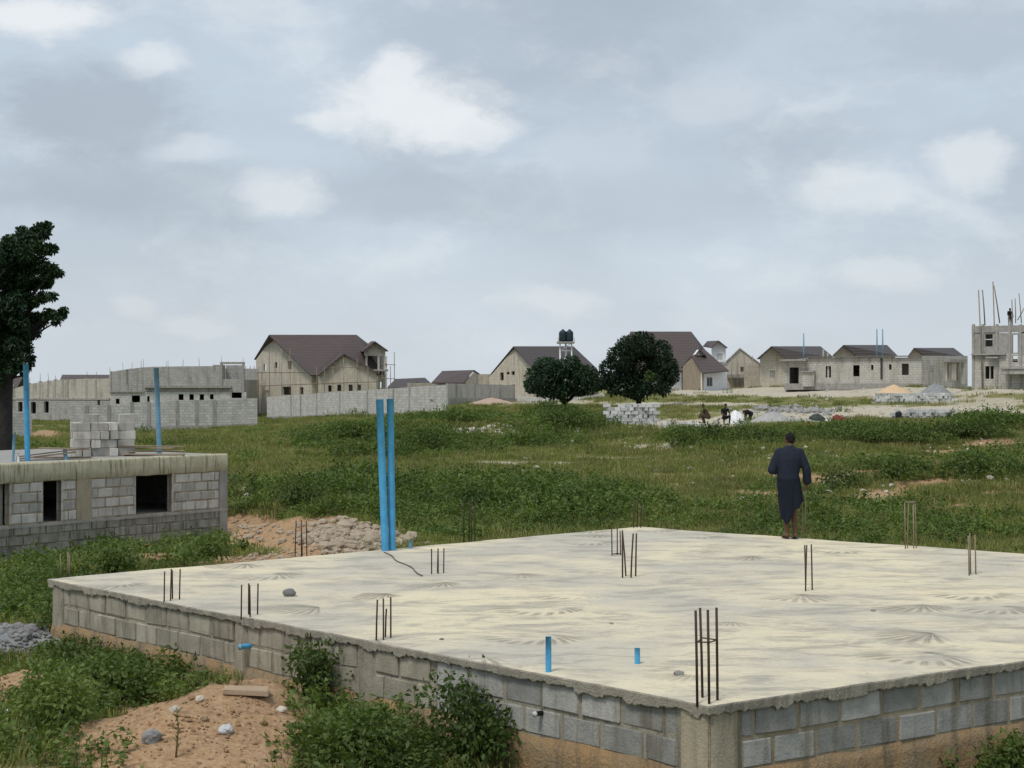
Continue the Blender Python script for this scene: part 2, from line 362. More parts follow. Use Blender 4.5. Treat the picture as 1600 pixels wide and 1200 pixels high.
for i in range(len(fx_)):
    if abs(fx_[i]) < 14 and 11 < fy_[i] < 29 and inquad(fx_[i], fy_[i], -.05): fz_[i] = min(fz_[i], -.1)
nx, ny = len(gx), len(gy); FZ = fz_.reshape(ny, nx)
idx = np.arange(nx*ny).reshape(ny, nx)
quads = np.stack([idx[:-1, :-1], idx[:-1, 1:], idx[1:, 1:], idx[1:, :-1]], -1).reshape(-1, 4)
gm = bpy.data.meshes.new('ground'); gm.from_pydata(np.stack([fx_, fy_, fz_], 1).tolist(), [], quads.tolist()); gm.update()
gm.polygons.foreach_set('use_smooth', [True]*len(gm.polygons))
# what covers the ground where: regions given as seen in the photo (px, py, rx, ry, k)
DIRT = [(25, 1003, 85, 26, 1), (300, 1160, 190, 75, 1), (400, 1085, 80, 40, .9), (460, 1150, 60, 60, .6), (120, 985, 90, 18, .7), (40, 1075, 80, 45, .6), (520, 840, 120, 32, 1), (385, 828, 60, 26, 1), (250, 862, 70, 14, .7),
        (450, 880, 170, 14, .8), (1545, 692, 45, 8, 1), (75, 680, 30, 8, .9), (1300, 750, 60, 8, 1), (1230, 742, 40, 6, .8), (1345, 738, 45, 5, .9), (1390, 768, 55, 6, .9), (1450, 752, 50, 5, .9), (1490, 706, 60, 4, .9), (1180, 772, 55, 6, .9), (1480, 790, 70, 4, .6), (1340, 775, 60, 5, .7), (1570, 770, 40, 4, .7), (1420, 715, 50, 3, .8), (1050, 750, 40, 8, .5), (1120, 745, 70, 6, .3), (60, 1190, 90, 40, .4), (280, 1000, 160, 14, .6), (640, 1115, 120, 22, .7)]
PALE = [(1300, 612, 330, 9, .9), (1420, 645, 300, 12, .85), (1240, 650, 130, 14, .8), (1080, 663, 130, 8, .9), (860, 628, 90, 5, .6), (760, 626, 40, 7, .8), (1080, 632, 140, 4, .8), (1550, 628, 120, 10, .6), (1000, 690, 80, 8, .3), (770, 672, 90, 8, .45), (1290, 755, 40, 6, .4), (560, 850, 90, 16, .6),
        (130, 700, 60, 5, .4), (950, 716, 90, 4, .75), (720, 737, 150, 3.5, .6), (820, 724, 170, 3.5, .65), (1020, 699, 60, 5, .7), (480, 748, 80, 5, .5), (1080, 690, 60, 4, .6), (760, 700, 60, 5, .7), (860, 695, 50, 5, .6), (1250, 712, 60, 3.5, .6), (640, 712, 100, 3, .5)]
LUSH = [(690, 785, 330, 30, .9), (430, 795, 90, 24, 1), (640, 688, 170, 26, .9), (860, 680, 110, 22, .75), (1350, 680, 330, 10, .95), (1110, 690, 60, 14, 1), (1360, 745, 90, 18, .9), (1540, 735, 70, 14, .9), (1240, 770, 90, 16, .35),
        (720, 812, 280, 28, 1), (150, 1060, 270, 60, 1), (620, 1160, 210, 70, 1), (340, 1045, 160, 36, 1), (1560, 1190, 120, 40, 1), (60, 930, 80, 40, .9), (240, 872, 120, 18, .9), (560, 1130, 150, 70, .9), (700, 655, 90, 8, .7), (900, 655, 60, 12, 1), (1300, 825, 320, 34, .35), (90, 1150, 130, 60, .8), (1560, 660, 80, 10, .9)]
def regval(reg, px, py, n):
    out = np.zeros_like(px)
    for (cx, cy, rx, ry, k) in reg:
        q = np.sqrt(((px-cx)/rx)**2+((py-cy)/ry)**2)+(n-.5)*.7
        out = np.maximum(out, k*np.clip((1.15-q)/.4, 0, 1))
    return out
def cover(x, y, z):
    yy = np.maximum(y, 3); px = 800+F*x/yy; py = HOR-F*(z-CZ)/yy
    n = .6*vnoise(x, y, 1.1, 8)+.4*vnoise(x, y, .4, 9)
    front = y > 8
    d, p, l = (np.where(front, regval(r, px, py, n), 0) for r in (DIRT, PALE, LUSH))
    return d, p, l
d_, p_, l_ = cover(fx_, fy_, fz_)
ca = gm.color_attributes.new('cover', 'FLOAT_COLOR', 'POINT')
ca.data.foreach_set('color', np.stack([d_, p_, l_, np.ones_like(d_)], 1).ravel())
GRD, t, b = newmat('grassy_ground')
at = N(t, 'ShaderNodeVertexColor', layer_name='cover'); sp = N(t, 'ShaderNodeSeparateColor'); L(t, at.outputs[0], sp.inputs[0])
pos = N(t, 'ShaderNodeNewGeometry').outputs['Position']
n1 = noise(t, pos, .35, 6, .65).outputs[0]; n2 = noise(t, pos, 2.2, 6, .7).outputs[0]; n3 = noise(t, pos, 18, 4, .7).outputs[0]
c = mixc(t, mrange(t, n1, .35, .65), (.17, .178, .062), (.24, .212, .098))
c = mixc(t, mrange(t, n2, .45, .7, 0, .6), c, (.12, .145, .042))
c = mixc(t, mrange(t, noise(t, vmth(t, 'MULTIPLY', pos, (.35, 1, 1)), .55, 6, .7).outputs[0], .60, .72, 0, .7), c, (.36, .285, .175))
c = mixc(t, sp.outputs[2], c, (.085, .115, .034))
jit = mth(t, 'MULTIPLY', mth(t, 'SUBTRACT', n2, .5), .9)
soil = mixc(t, n2, (.42, .235, .115), (.33, .22, .13)); soil = mixc(t, mrange(t, n3, .35, .7), soil, (.41, .29, .18))
soil = mixc(t, mrange(t, noise(t, pos, 5.5, 6, .7).outputs[0], .5, .68, 0, .7), soil, (.22, .14, .085))
c = mixc(t, mrange(t, mth(t, 'ADD', sp.outputs[0], jit), .3, .6), c, soil)
pale = mixc(t, n2, (.56, .50, .39), (.38, .345, .27))
c = mixc(t, mrange(t, mth(t, 'ADD', sp.outputs[1], jit), .35, .7), c, pale)
c = mixc(t, 1, c, mixc(t, n3, (.6, .6, .6), (1.4, 1.4, 1.4)), 'MULTIPLY')
L(t, c, b.inputs['Base Color']); setin(b, Roughness=.97); b.inputs['Specular IOR Level'].default_value = .1
bump(t, b, mth(t, 'ADD', n2, mth(t, 'MULTIPLY', n3, .5)), .9, .06)
go = obj('ground', gm, GRD); go['kind'] = 'structure'
# ------------------------------------------------------------------ foundation slab
found = thing('house_foundation', ((A_+C_)/2)*Vector((1, 1, 0)), 'raised concrete ground slab on grey block foundation walls', 'foundation')
def bil(s, tt): return A_*(1-s)*(1-tt)+B_*s*(1-tt)+D_*(1-s)*tt+C_*s*tt      # s along A-B, tt along A-D
SLAB, t, b = newmat('swept_screed')
pos = N(t, 'ShaderNodeNewGeometry').outputs['Position']
flat = vmth(t, 'MULTIPLY', pos, (1, 1, 0))
big = noise(t, flat, .32, 5, .6, .4).outputs[0]; med = noise(t, vmth(t, 'MULTIPLY', flat, (.8, 1.6, 1)), 1.5, 7, .68, .6).outputs[0]; fin = noise(t, flat, 22, 5, .7).outputs[0]
# broom fans: the screed was swept in arcs around the mason's stance
vo = N(t, 'ShaderNodeTexVoronoi', feature='F1'); L(t, vmth(t, 'ADD', flat, vmth(t, 'SCALE', noise(t, flat, 1.1, 2).outputs['Color'], .35)), vo.inputs['Vector']); setin(vo, Scale=.95, Randomness=1.0)
rel = vmth(t, 'SUBTRACT', vmth(t, 'SCALE', flat, 1.0), vo.outputs['Position'])
ss = N(t, 'ShaderNodeSeparateXYZ'); L(t, rel, ss.inputs[0]); sc_ = N(t, 'ShaderNodeSeparateColor'); L(t, vo.outputs['Color'], sc_.inputs[0])
ang = mth(t, 'ARCTAN2', ss.outputs[1], ss.outputs[0])
rib = mth(t, 'SINE', mth(t, 'ADD', mth(t, 'MULTIPLY', ang, 30), mth(t, 'MULTIPLY', med, 5)))
half = mrange(t, mth(t, 'COSINE', mth(t, 'ADD', ang, mth(t, 'ADD', 1.1, mth(t, 'MULTIPLY', sc_.outputs[0], 1.6)))), .15, .6)
ring = mth(t, 'MULTIPLY', mrange(t, vo.outputs['Distance'], .24, .36), mrange(t, vo.outputs['Distance'], .62, .45))
fan = mth(t, 'MULTIPLY', mth(t, 'MULTIPLY', half, ring), mrange(t, sc_.outputs[1], .70, .78))
sweep = N(t, 'ShaderNodeTexWave', wave_type='BANDS', bands_direction='Y'); L(t, vmth(t, 'ADD', flat, vmth(t, 'SCALE', noise(t, flat, .9, 3).outputs['Color'], 1.1)), sweep.inputs[0]); setin(sweep, Scale=2.6, Distortion=5.0, Detail=3.0); sweep.inputs['Detail Scale'].default_value = 1.4
sw = mth(t, 'MULTIPLY', sweep.outputs[1], mrange(t, med, .4, .65))
c = mixc(t, mrange(t, big, .36, .60), (.70, .62, .44), (.52, .485, .40))
c = mixc(t, mrange(t, med, .46, .66, 0, .8), c, (.37, .345, .295))
c = mixc(t, mrange(t, noise(t, vmth(t, 'MULTIPLY', flat, (.9, 2.2, 1)), 6, 6, .7).outputs[0], .5, .72, 0, .5), c, (.33, .305, .255))
c = mixc(t, mrange(t, noise(t, vmth(t, 'ADD', flat, (9, 4, 0)), .55, 6, .6).outputs[0], .5, .68, 0, .6), c, (.76, .66, .46))
c = mixc(t, mth(t, 'MULTIPLY', sw, .3), c, (.30, .275, .225))
c = mixc(t, mth(t, 'MULTIPLY', mth(t, 'MULTIPLY', fan, mrange(t, rib, -.2, .6)), .7), c, (.30, .27, .21))
c = mixc(t, 1, c, mixc(t, fin, (.8, .8, .8), (1.2, 1.2, 1.2)), 'MULTIPLY')
vs2 = N(t, 'ShaderNodeTexVoronoi'); L(t, flat, vs2.inputs['Vector']); setin(vs2, Scale=2.4)
c = mixc(t, mrange(t, vs2.outputs['Distance'], .045, .025, 0, .6), c, (.12, .11, .09))
L(t, c, b.inputs['Base Color']); setin(b, Roughness=.93); b.inputs['Specular IOR Level'].default_value = .25
hgt = mth(t, 'ADD', mth(t, 'MULTIPLY', mth(t, 'MULTIPLY', rib, fan), .55), mth(t, 'ADD', mth(t, 'MULTIPLY', sw, .3), mth(t, 'ADD', mth(t, 'MULTIPLY', med, .8), mth(t, 'MULTIPLY', fin, .22))))
bump(t, b, hgt, .75, .035)
n = 240; V = []; Fc = []
def edge_off(i, s): return .04+.012*mnoise.noise(Vector((s*20, i*5.1, 0)))+.010*mnoise.noise(Vector((s*150, i*3.3, 2)))
cen = (A_+B_+C_+D_)/4
for j in range(n+1):
    for i in range(n+1):
        s, tt = i/n, j/n; p = bil(s, tt)
        e = 0
        if i == 0: e += 1; p += (A_-B_).normalized()*edge_off(0, tt)
        if i == n: e += 1; p += (B_-A_).normalized()*edge_off(1, tt)
        if j == 0: e += 1; p += (A_-D_).normalized()*edge_off(2, s)
        if j == n: e += 1; p += (D_-A_).normalized()*edge_off(3, s)
        p.z += .012*mnoise.noise(p*.6)+.006*mnoise.noise(p*2.1)-(.006 if e else 0)
        V.append(p)
for j in range(n):
    for i in range(n): q = j*(n+1)+i; Fc.append((q, q+n+1, q+n+2, q+1))
rim = [i for i in range(n+1)]+[j*(n+1)+n for j in range(1, n+1)]+[n*(n+1)+i for i in range(n-1, -1, -1)]+[j*(n+1) for j in range(n-1, 0, -1)]
top = mesh('slab', V, Fc, True); obj('slab', top, SLAB, found)
# slab edge: cast lip with a ragged lower line (sub-divided finer than the top)
V2, F2 = [], []; m = len(rim)
pts = []
for k in range(m):
    p0, p1 = V[rim[k]], V[rim[(k+1) % m]]
    for q in (0, .25, .5, .75): pts.append(p0.lerp(p1, q))
cc = cen
for k, p in enumerate(pts):
    out = (p-cc); out.z = 0; out.normalize()
    g = .5*mnoise.noise(p*6)+.7*mnoise.noise(p*17)+.5*mnoise.noise(p*37)
    low = SLZ-.086+.026*g-(.026 if mnoise.noise(p*3.1+Vector((5, 0, 0))) > .12 else 0)
    V2 += [p+Vector((0, 0, .0)), p+out*.007*(1+g)+Vector((0, 0, -.012)), Vector((p.x, p.y, low+.012))+out*.012*g, Vector((p.x, p.y, low))-out*.012, Vector((p.x, p.y, low+.01))-out*.14]
m2 = len(pts)
for k in range(m2):
    a, b2 = k*5, ((k+1) % m2)*5
    for r in range(4): F2.append((a+r, a+r+1, b2+r+1, b2+r))
obj('slab_edge', mesh('slab_edge', V2, F2, False), BAND, found)
# block courses
BM = [block_mesh(.45, .16, .215, .012, k, .006) for k in range(6)]
BMS = [block_mesh(.21, .16, .215, .012, 20+k, .006) for k in range(2)]
def block_run(parent, p0, p1, ztop, courses, skip, mat, meshes=BM, inset=.0, pitch=.475, ch=.243, seed=1, wob=.012):
    """rows of blocks along p0->p1 with the face on that line; skip = list of (u0,u1) columns left free"""
    rr = random.Random(seed); d = (p1-p0); Lg = d.length; d.normalize(); rz = math.atan2(d.y, d.x)
    for cI in range(courses):
        z = ztop-ch*(cI+.5); u = -(.24 if cI % 2 else 0)+rr.uniform(-.03, .03)
        while u < Lg:
            a, bb = max(u, 0), min(u+.45, Lg); free = True
            for (s0, s1) in skip:
                if a < s1 and bb > s0:
                    if s0-a > .12: bb = s0-.015
                    elif bb-s1 > .12: a = s1+.015
                    else: free = False
            if free and bb-a > .1:
                o = bpy.data.objects.new('block', rr.choice(meshes)); COL.objects.link(o)
                mid = p0+d*((a+bb)/2); nrm = Vector((d.y, -d.x, 0))
                mid = mid+nrm*(rr.uniform(-wob, wob)-inset-.08)
                o.parent = parent
                o.matrix_local = Matrix.Translation(-Vector(parent.location)) @ TR((mid.x, mid.y, z), rz+rr.uniform(-.008, .008), 0, rr.uniform(-.008, .008), ((bb-a-.012)/.45, 1, 1))
            u += pitch
for mm in BM+BMS: mm.materials.append(BLK)
BMW = [block_mesh(.45, .16, .215, .01, 120+k, .007) for k in range(6)]
for mm in BMW: mm.materials.append(BLKW)
LAB = (A_-B_).length; LAD = (D_-A_).length
colsAB = [(0, .34), (4.35, 4.62), (7.15, 7.42), (LAB-.34, LAB)]
dAB = (A_-B_).normalized(); dAD = (D_-A_).normalized()
base = Vector((0, 0, 1))
colsAB = [(-.01, .3), (4.25, 4.5), (6.45, 6.72), (LAB-.32, LAB)]
mAB = B_+dAB*(LAB*.70)
block_run(found, B_, mAB, SLZ-.075, 2, [c for c in colsAB if c[1] < LAB*.7], BLKW, BMW, -.003, seed=3, wob=.007)
block_run(found, mAB, A_, SLZ-.075, 2, [(LAB*.3-.32, LAB*.3)], BLK, seed=4, wob=.008)
colsAD = [(0, .32), (4.2, 4.5), (8.4, 8.7)]
block_run(found, A_, D_, SLZ-.075, 2, colsAD, BLK, seed=5, wob=.007)
def wallcore(name, p0, p1, z0, z1, inset, th, mat, parent=found, ext=0):
    d = (p1-p0); Lg = d.length; rz = math.atan2(d.y, d.x)
    return obj(name, box((-ext, inset, 0), (Lg+ext, inset+th, z1-z0), name), mat, parent, TR((p0.x, p0.y, z0), rz))
for (p0, p1) in ((B_, A_), (A_, D_)):
    wallcore('mortar_bed', p0, p1, SLZ-.08-.5, SLZ-.05, .012, .13, MORT if p0 is A_ else MORTG)
for (p0, p1) in ((D_, C_), (C_, B_)): wallcore('rear_wall', p0, p1, -.5, SLZ-.05, .01, .14, CONC)
# rough earth-stained footing course under the blocks
def rough_strip(p0, p1, z0, z1, outw, seed, ledge=.018):
    d = (p1-p0); Lg = d.length; d.normalize(); nn = int(Lg/.07); nr = Vector((d.y, -d.x, 0)); V, Fc = [], []
    zs = np.linspace(z1, z0, 9)
    for i in range(nn+1):
        p = p0+d*(Lg*i/nn)
        for k, z in enumerate(zs):
            q = Vector((p.x*2, p.y*2, z*3+seed)); g = mnoise.noise(q)*.025+mnoise.noise(q*3.3)*.02+mnoise.noise(q*8)*.008
            V.append(Vector((p.x, p.y, z+(.03*mnoise.noise(q*1.3) if k == 0 else 0)))+nr*(outw+ledge*(k > 0)+g*(k > 0)))
        V.append(Vector((p.x, p.y, z1+.0))-nr*.1)
    for i in range(nn):
        a, c2 = i*10, (i+1)*10
        Fc.append((a+9, a, c2, c2+9))
        for k in range(8): Fc.append((a+k, a+k+1, c2+k+1, c2+k))
    return mesh('footing', V, [f[::-1] if False else f for f in Fc], True)
obj('footing', rough_strip(B_, A_, -.6, SLZ-.56, .0, 1), FOOT, found)
obj('footing', rough_strip(A_, D_, -.6, SLZ-.56, .0, 4), FOOT, found)
def column(p, d, wd, z0, z1, out, mat, parent, name='column'):
    rz = math.atan2(d.y, d.x); V, Fc = [], []; nz = 14; nxc = 7
    for j in range(nz+1):
        for i in range(nxc+1):
            x = wd*i/nxc; z = (z1-z0)*j/nz; g = mnoise.noise(Vector((x*7+p.x, p.y, z*6)))*.012
            V.append((x, -out+g if 0 < i < nxc else .05, z))
    for j in range(nz):
        for i in range(nxc): q = j*(nxc+1)+i; Fc.append((q, q+1, q+nxc+2, q+nxc+1))
    return obj(name, mesh(name, V, Fc, True), mat, parent, TR((p.x, p.y, z0), rz))
for (a, b2) in colsAB[:3]: column(B_+dAB*a, dAB, b2-a, -.4, SLZ-.05, .012, MORTG, found)
column(A_-dAB*.32, dAB, .335, -.5, SLZ-.05, .02, COLM, found); column(A_-dAD*.012, dAD, .335, -.5, SLZ-.05, .02, COLM, found)
for (a, b2) in colsAD[1:]: column(A_+dAD*a, dAD, b2-a, -.4, SLZ-.05, .012, MORT, found)
# pipe stubs coming out of the side wall
def on_face(p0, p1, px, z):
    for k in range(4001):
        q = p0.lerp(p1, k/4000)
        if 800+F*q.x/q.y >= px: break
    return Vector((q.x, q.y, z))
nAB = Vector((dAB.y, -dAB.x, 0))
def stub(px, py, r, ln, mat, label, cap=None):
    q = on_face(B_, A_, px, 0); q.z = CZ+(HOR-py)/F*q.y
    o = thing('drain_pipe_stub', q, label, 'pipe')
    a = tube_vf([q-nAB*.05, q+nAB*ln], r, 12); o2 = obj('pipe', mesh('pipe', *a, smooth=False), mat, o)
    obj('pipe_collar', tube([q+nAB*ln, q+nAB*(ln+.02)], r*1.15, 12), cap or mat, o)
    return o
stub(390, 1009, .028, .11, BLUE, 'small blue pipe end poking out of the foundation side wall among weeds', BLUEP)
stub(846, 1114, .022, .07, DARKP, 'black pipe end with pale rim in the near foundation wall', PALEW)
# ------------------------------------------------------------------ things standing on the slab
def onslab(px, py): D = F*(CZ-SLZ)/(py-HOR); return Vector(((px-800)/F*D, D, SLZ))
def rebar(px, py, pytop, bars, label, mat=REBAR, sp=.17, tie=None, lean=.03, r=.008, seed=0, cat='rebar'):
    q = onslab(px, py); o = thing('starter_bars', q, label, cat, 'starter bars standing up from the slab')
    ppm = F/q.y; H = (py-pytop)/ppm; rr = random.Random(seed+px)
    for k, (dx, dy, dh) in enumerate(bars):
        a = Vector((q.x+dx/ppm, q.y+dy*sp, SLZ-.03)); l1 = Vector((rr.uniform(-lean, lean), rr.uniform(-lean, lean), 0))*H
        pts_ = [a, a+l1*.4+Vector((0, 0, H*.5)), a+l1+Vector((0, 0, H*dh))]
        obj('bar', mesh('bar', *tube_vf(pts_, max(r, .009), 6), smooth=True), mat, o)
    if tie:
        ring = [Vector((q.x+dx/ppm, q.y+dy*sp, SLZ+H*tie)) for dx, dy, _ in bars]; ring.sort(key=lambda v: math.atan2(v.y-q.y, v.x-q.x))
        V_, F_ = join_vf([tube_vf([ring[i], ring[(i+1) % len(ring)]], .006, 5) for i in range(len(ring))])
        obj('tie_ring', mesh('tie_ring', V_, F_), mat, o)
    return o
B3 = [(-9, -.5, 1), (-1, .6, .97), (10, -.4, 1.0)]; B4 = [(-10, -.5, 1), (-3, .6, .98), (4, -.5, 1), (11, .6, .98)]
rebar(268, 937, 886, [(-9, -.5, .97), (-1, .5, .95), (0, -.3, 1.04), (11, .3, 1)], 'rusty starter bars nearest the left corner of the slab')
rebar(389, 962, 908, B4, 'four evenly spaced rusty starter bars above the left slab edge beside the small stone')
rebar(600, 998, 929, [(-11, -.5, .98), (0, -.4, 1), (1, .5, .72), (10, .3, 1.0)], 'short rusty starter bars on the left slab edge between the stone and short blue pipe')
rebar(1104, 1096, 945, [(-16, -.4, .99), (-3, .8, .98), (2, -.5, 1.0), (18, .2, 1.0)], 'tall dark starter bars with tie ring at the near corner of the slab', tie=.63, r=.011)
rebar(684, 896, 853, [(-9, -.5, 1), (-1, .5, .97), (1, -.3, 1), (9, .3, .98)], 'rusty starter bars on the slab to the right of the tall blue pipes')
rebar(982, 901, 828, [(-10, -.5, 1), (-3, .6, 1.02), (3, -.5, .98), (12, .5, .96)], 'cluster of leaning dark starter bars at the middle of the slab', lean=.09, r=.011)
rebar(962, 868, 822, [(-6, -.3, 1), (3, .4, .98), (8, .2, .9)], 'thin starter bars just behind the middle cluster on the slab', tie=.06)
rebar(1263, 923, 847, [(-6, -.4, 1), (-2, .5, .97), (7, .2, 1.0)], 'dark starter bars on the slab in front of the standing man')
rebar(471, 866, 810, [(-9, -.4, 1), (0, .5, .96), (1, -.4, 1.02), (8, .2, .98)], 'rusty starter bars on the back left slab edge before the earth heap')
rebar(735, 845, 776, [(-10, -.4, 1), (-2, .4, 1.0), (2, -.4, .95), (7, .3, .98)], 'starter bars on the back slab edge right of the blue pipes', REBAR)
rebar(996, 825, 780, [(-6, 0, 1), (0, .5, 1.1), (5, 0, .95)], 'thin starter bars at the far back corner of the slab', REBAR)
rebar(1258, 841, 766, [(-3, 0, .95), (2, .5, 1)], 'pair of thin pale starter bars right beside the standing man', REBARP)
rebar(1422, 857, 782, [(-9, -.4, 1), (-2, .5, .98), (4, -.4, 1.02), (12, .5, .97)], 'pale starter bars on the back slab edge right of the man', REBARP, tie=.97)
rebar(1518, 898, 830, [(-6, -.4, .96), (1, .4, 1), (8, .2, .97)], 'thin starter bars farthest right on the slab', REBARP)
rebar(100, 900, 862, [(-5, 0, 1), (3, .4, 1.05), (8, 0, .95)], 'thin pale starter bars at the left tip of the slab', REBARP)
def pipe(px, py, pxt, pyt, r, label, mat=BLUE, wall=.006, name='blue_pipe', loc=None, D=None):
    q = loc or onslab(px, py); ppm = F/q.y; tp = Vector(((pxt-800)/F*q.y, q.y+.02, CZ+(HOR-pyt)/F*q.y))
    a = q-Vector((0, 0, .03))
    o = thing(name, q, label, 'pipe')
    V1, F1 = tube_vf([a, a.lerp(tp, .5), tp], r, 20, cap=False); n0 = len(V1)
    V2, F2 = tube_vf([tp, tp-Vector((0, 0, .15))], r-wall, 20, cap=False)
    Vj, Fj = join_vf([(V1, F1), (V2, F2)])
    for k in range(20): Fj.append((2*20+k, 2*20+(k+1) % 20, n0+(k+1) % 20, n0+k))
    Fj.append(tuple(n0+20+k for k in range(20)))
    obj('pipe_wall', mesh('pipe', Vj, Fj, True), mat, o)
    return o
pipe(602, 860, 593, 624, .056, 'left one of two tall blue plastic pipes standing at the back slab edge')
pipe(613, 859, 609.5, 623, .053, 'right one of two tall blue plastic pipes standing at the back slab edge')
pipe(857, 1050, 857, 995, .026, 'short upright blue pipe on the slab near its left edge')
pipe(996, 1037, 996, 1013, .025, 'shortest blue pipe stub with pale rim, beside the near corner bars', )
pipe(641, 856, 641, 845, .03, 'small pale blue pipe end on the back slab edge by the tall pipes', BLUEP)
q = onslab(453, 931)
tag(obj('stone', rock_mesh(4, .085, .075, .055), STONE, None, TR(q+Vector((0, 0, .035)), .4)), 'small dark stone lying on the slab by the starter bars', 'stone')
a, b2 = onslab(600, 864), onslab(662, 901)
pts_ = [a.lerp(b2, k/12)+Vector((.03*math.sin(k), 0, .012)) for k in range(13)]
tag(obj('cord', tube(pts_, .008, 6), plain('dark_cord', (.08, .075, .07), .8)), 'thin dark cord lying on the slab from the tall blue pipes', 'cord')
for (px, py, s, lab) in [(690, 1000, .02, 'tiny dark pebble on the slab right of the short starter bars'), (1365, 955, .025, 'small pebble on the right half of the slab'), (1060, 1055, .04, 'grey mortar crumb on the slab left of the near corner bars'), (955, 975, .02, 'tiny dark pebble near the middle of the slab')]:
    q = onslab(px, py); tag(obj('pebble', rock_mesh(px, s*1.3, s, s*.7, 1), STONE, None, TR(q+Vector((0, 0, s*.4)))), lab, 'stone')
# ------------------------------------------------------------------ building helpers
def panel_mesh(outline, holes, th):
    """upright panel in local x/z with real openings, thickness along +y"""
    loops = [outline]+holes
    tri = tessellate_polygon([[Vector((x, z, 0)) for x, z in lp] for lp in loops])
    flat_ = [p for lp in loops for p in lp]; n = len(flat_)
    V = [(x, 0, z) for x, z in flat_]+[(x, th, z) for x, z in flat_]
    Fc = []
    for a, b, c in tri:
        A2, B2, C2 = flat_[a], flat_[b], flat_[c]
        s = (B2[0]-A2[0])*(C2[1]-A2[1])-(B2[1]-A2[1])*(C2[0]-A2[0])
        if s < 0: b, c = c, b
        Fc.append((a, b, c)); Fc.append((a+n, c+n, b+n))
    k = 0
    for lp in loops:
        m = len(lp)
        for i in range(m):
            a, b = k+i, k+(i+1) % m; Fc.append((a, b, b+n, a+n))
        k += m
    return mesh('panel', V, Fc)
class Line:
    """a wall's line on the ground, from photo column px0 at distance D0 to px1 at D1"""
    def __init__(s, px0, D0, px1, D1):
        s.a = Vector(((px0-800)/F*D0, D0)); s.b = Vector(((px1-800)/F*D1, D1)); s.d = (s.b-s.a).normalized(); s.L = (s.b-s.a).length
        s.rz = math.atan2(s.d.y, s.d.x)
    def u(s, px):
        k = (px-800)/F           # (a+d*u).x = k*(a+d*u).y
        return (k*s.a.y-s.a.x)/(s.d.x-k*s.d.y)
    def uz(s, px, py):
        u = s.u(px); D = s.a.y+s.d.y*u; return u, CZ+(HOR-py)/F*D
    def pt(s, u, z, off=0): return Vector((s.a.x+s.d.x*u-s.d.y*off, s.a.y+s.d.y*u+s.d.x*off, z))
def panel(parent, name, ln, outline, holes, mat, th=.22, off=0, zmin=None, cat=None):
    o = [ln.uz(*p) for p in outline]
    hs = []
    for (x0, x1, yt, yb) in holes:
        u0, z0 = ln.uz(x0, yb); u1, z1 = ln.uz(x1, yt); zb = ln.uz(x0, yb)[1]
        hs.append([(u0, zb), (u1, zb), (u1, z1), (u0, z1)])
    zb = min(z for _, z in o)
    me = panel_mesh([(u, z-zb) for u, z in o], [[(u, z-zb) for u, z in h] for h in hs], th)
    p = ln.pt(0, zb, off)
    return obj(name, me, mat, parent, TR(p, ln.rz))
def sheet(parent, name, pts, mat, th=.12):
    """a flat slab through the 3-D points (roof plane), thickened downwards"""
    pts = [Vector(p) for p in pts]; n = len(pts)
    nr = sum(((pts[i]-pts[0]).cross(pts[(i+1) % n]-pts[0]) for i in range(1, n)), Vector()).normalized()
    if nr.z < 0: pts = pts[::-1]; nr = -nr
    V = pts+[p-nr*th for p in pts]; Fc = [tuple(range(n)), tuple(range(2*n-1, n-1, -1))]+[(i, i+n, (i+1) % n+n, (i+1) % n) for i in range(n)]
    return obj(name, mesh(name, V, Fc), mat, parent)
def bx(parent, name, ln, u0, u1, z0, z1, o0, o1, mat):
    return obj(name, box((u0, o0, 0), (u1, o1, z1-z0), name), mat, parent, TR(ln.pt(0, z0), ln.rz))
def bxp(parent, name, ln, x0, x1, yt, yb, o0, o1, mat):
    (u0, z0), (u1, z1) = ln.uz(x0, yb), ln.uz(x1, yt); return bx(parent, name, ln, u0, u1, z0, z1, o0, o1, mat)
def pole(name, a, b, r, mat, label=None, cat='pole', parent=None, group=None):
    a, b = Vector(a), Vector(b)
    o = obj(name, tube([a, a.lerp(b, .5)+Vector((.02, 0, 0)), b], [r, r*.95, r*.85], 7), mat, parent)
    if label: tag(o, label, cat, group)
    return o
def shell(parent, ln, depth, z0, z1, mat, th=.2, floor=True, left=True, right=True):
    """rear and side walls behind a front line, so that openings look into a dark room"""
    if left: bx(parent, 'side_wall', ln, .003, th, z0, z1, .225, depth, mat)
    if right: bx(parent, 'side_wall', ln, ln.L-th, ln.L-.003, z0, z1, .225, depth, mat)
    bx(parent, 'rear_wall', ln, 0, ln.L, z0, z1, depth, depth+th, mat)
# ------------------------------------------------------------------ block building left (near)
lnL = Line(-170, 36.2, 355, 44.6)
u355 = lnL.u(355)
LB = thing('block_building', lnL.pt(u355, 0)*Vector((1, 1, 0))+Vector((0, 0, -1.2)), 'low unfinished grey block building with three dark window openings at left edge', 'building')
zt = 1.42; zbm = .93; zpl = -.12; zg = -1.6       # top, underside of ring beam, plinth line, below ground
def lu(px): return lnL.u(px)
win = [(lu(212), lu(269)), (lu(67), lu(96)), (lu(-18), lu(15)), (lu(-130), lu(-100))]
wz0, wz1 = -.10, .93
colu = [(lu(120), lu(143)), (u355-.3, u355)]
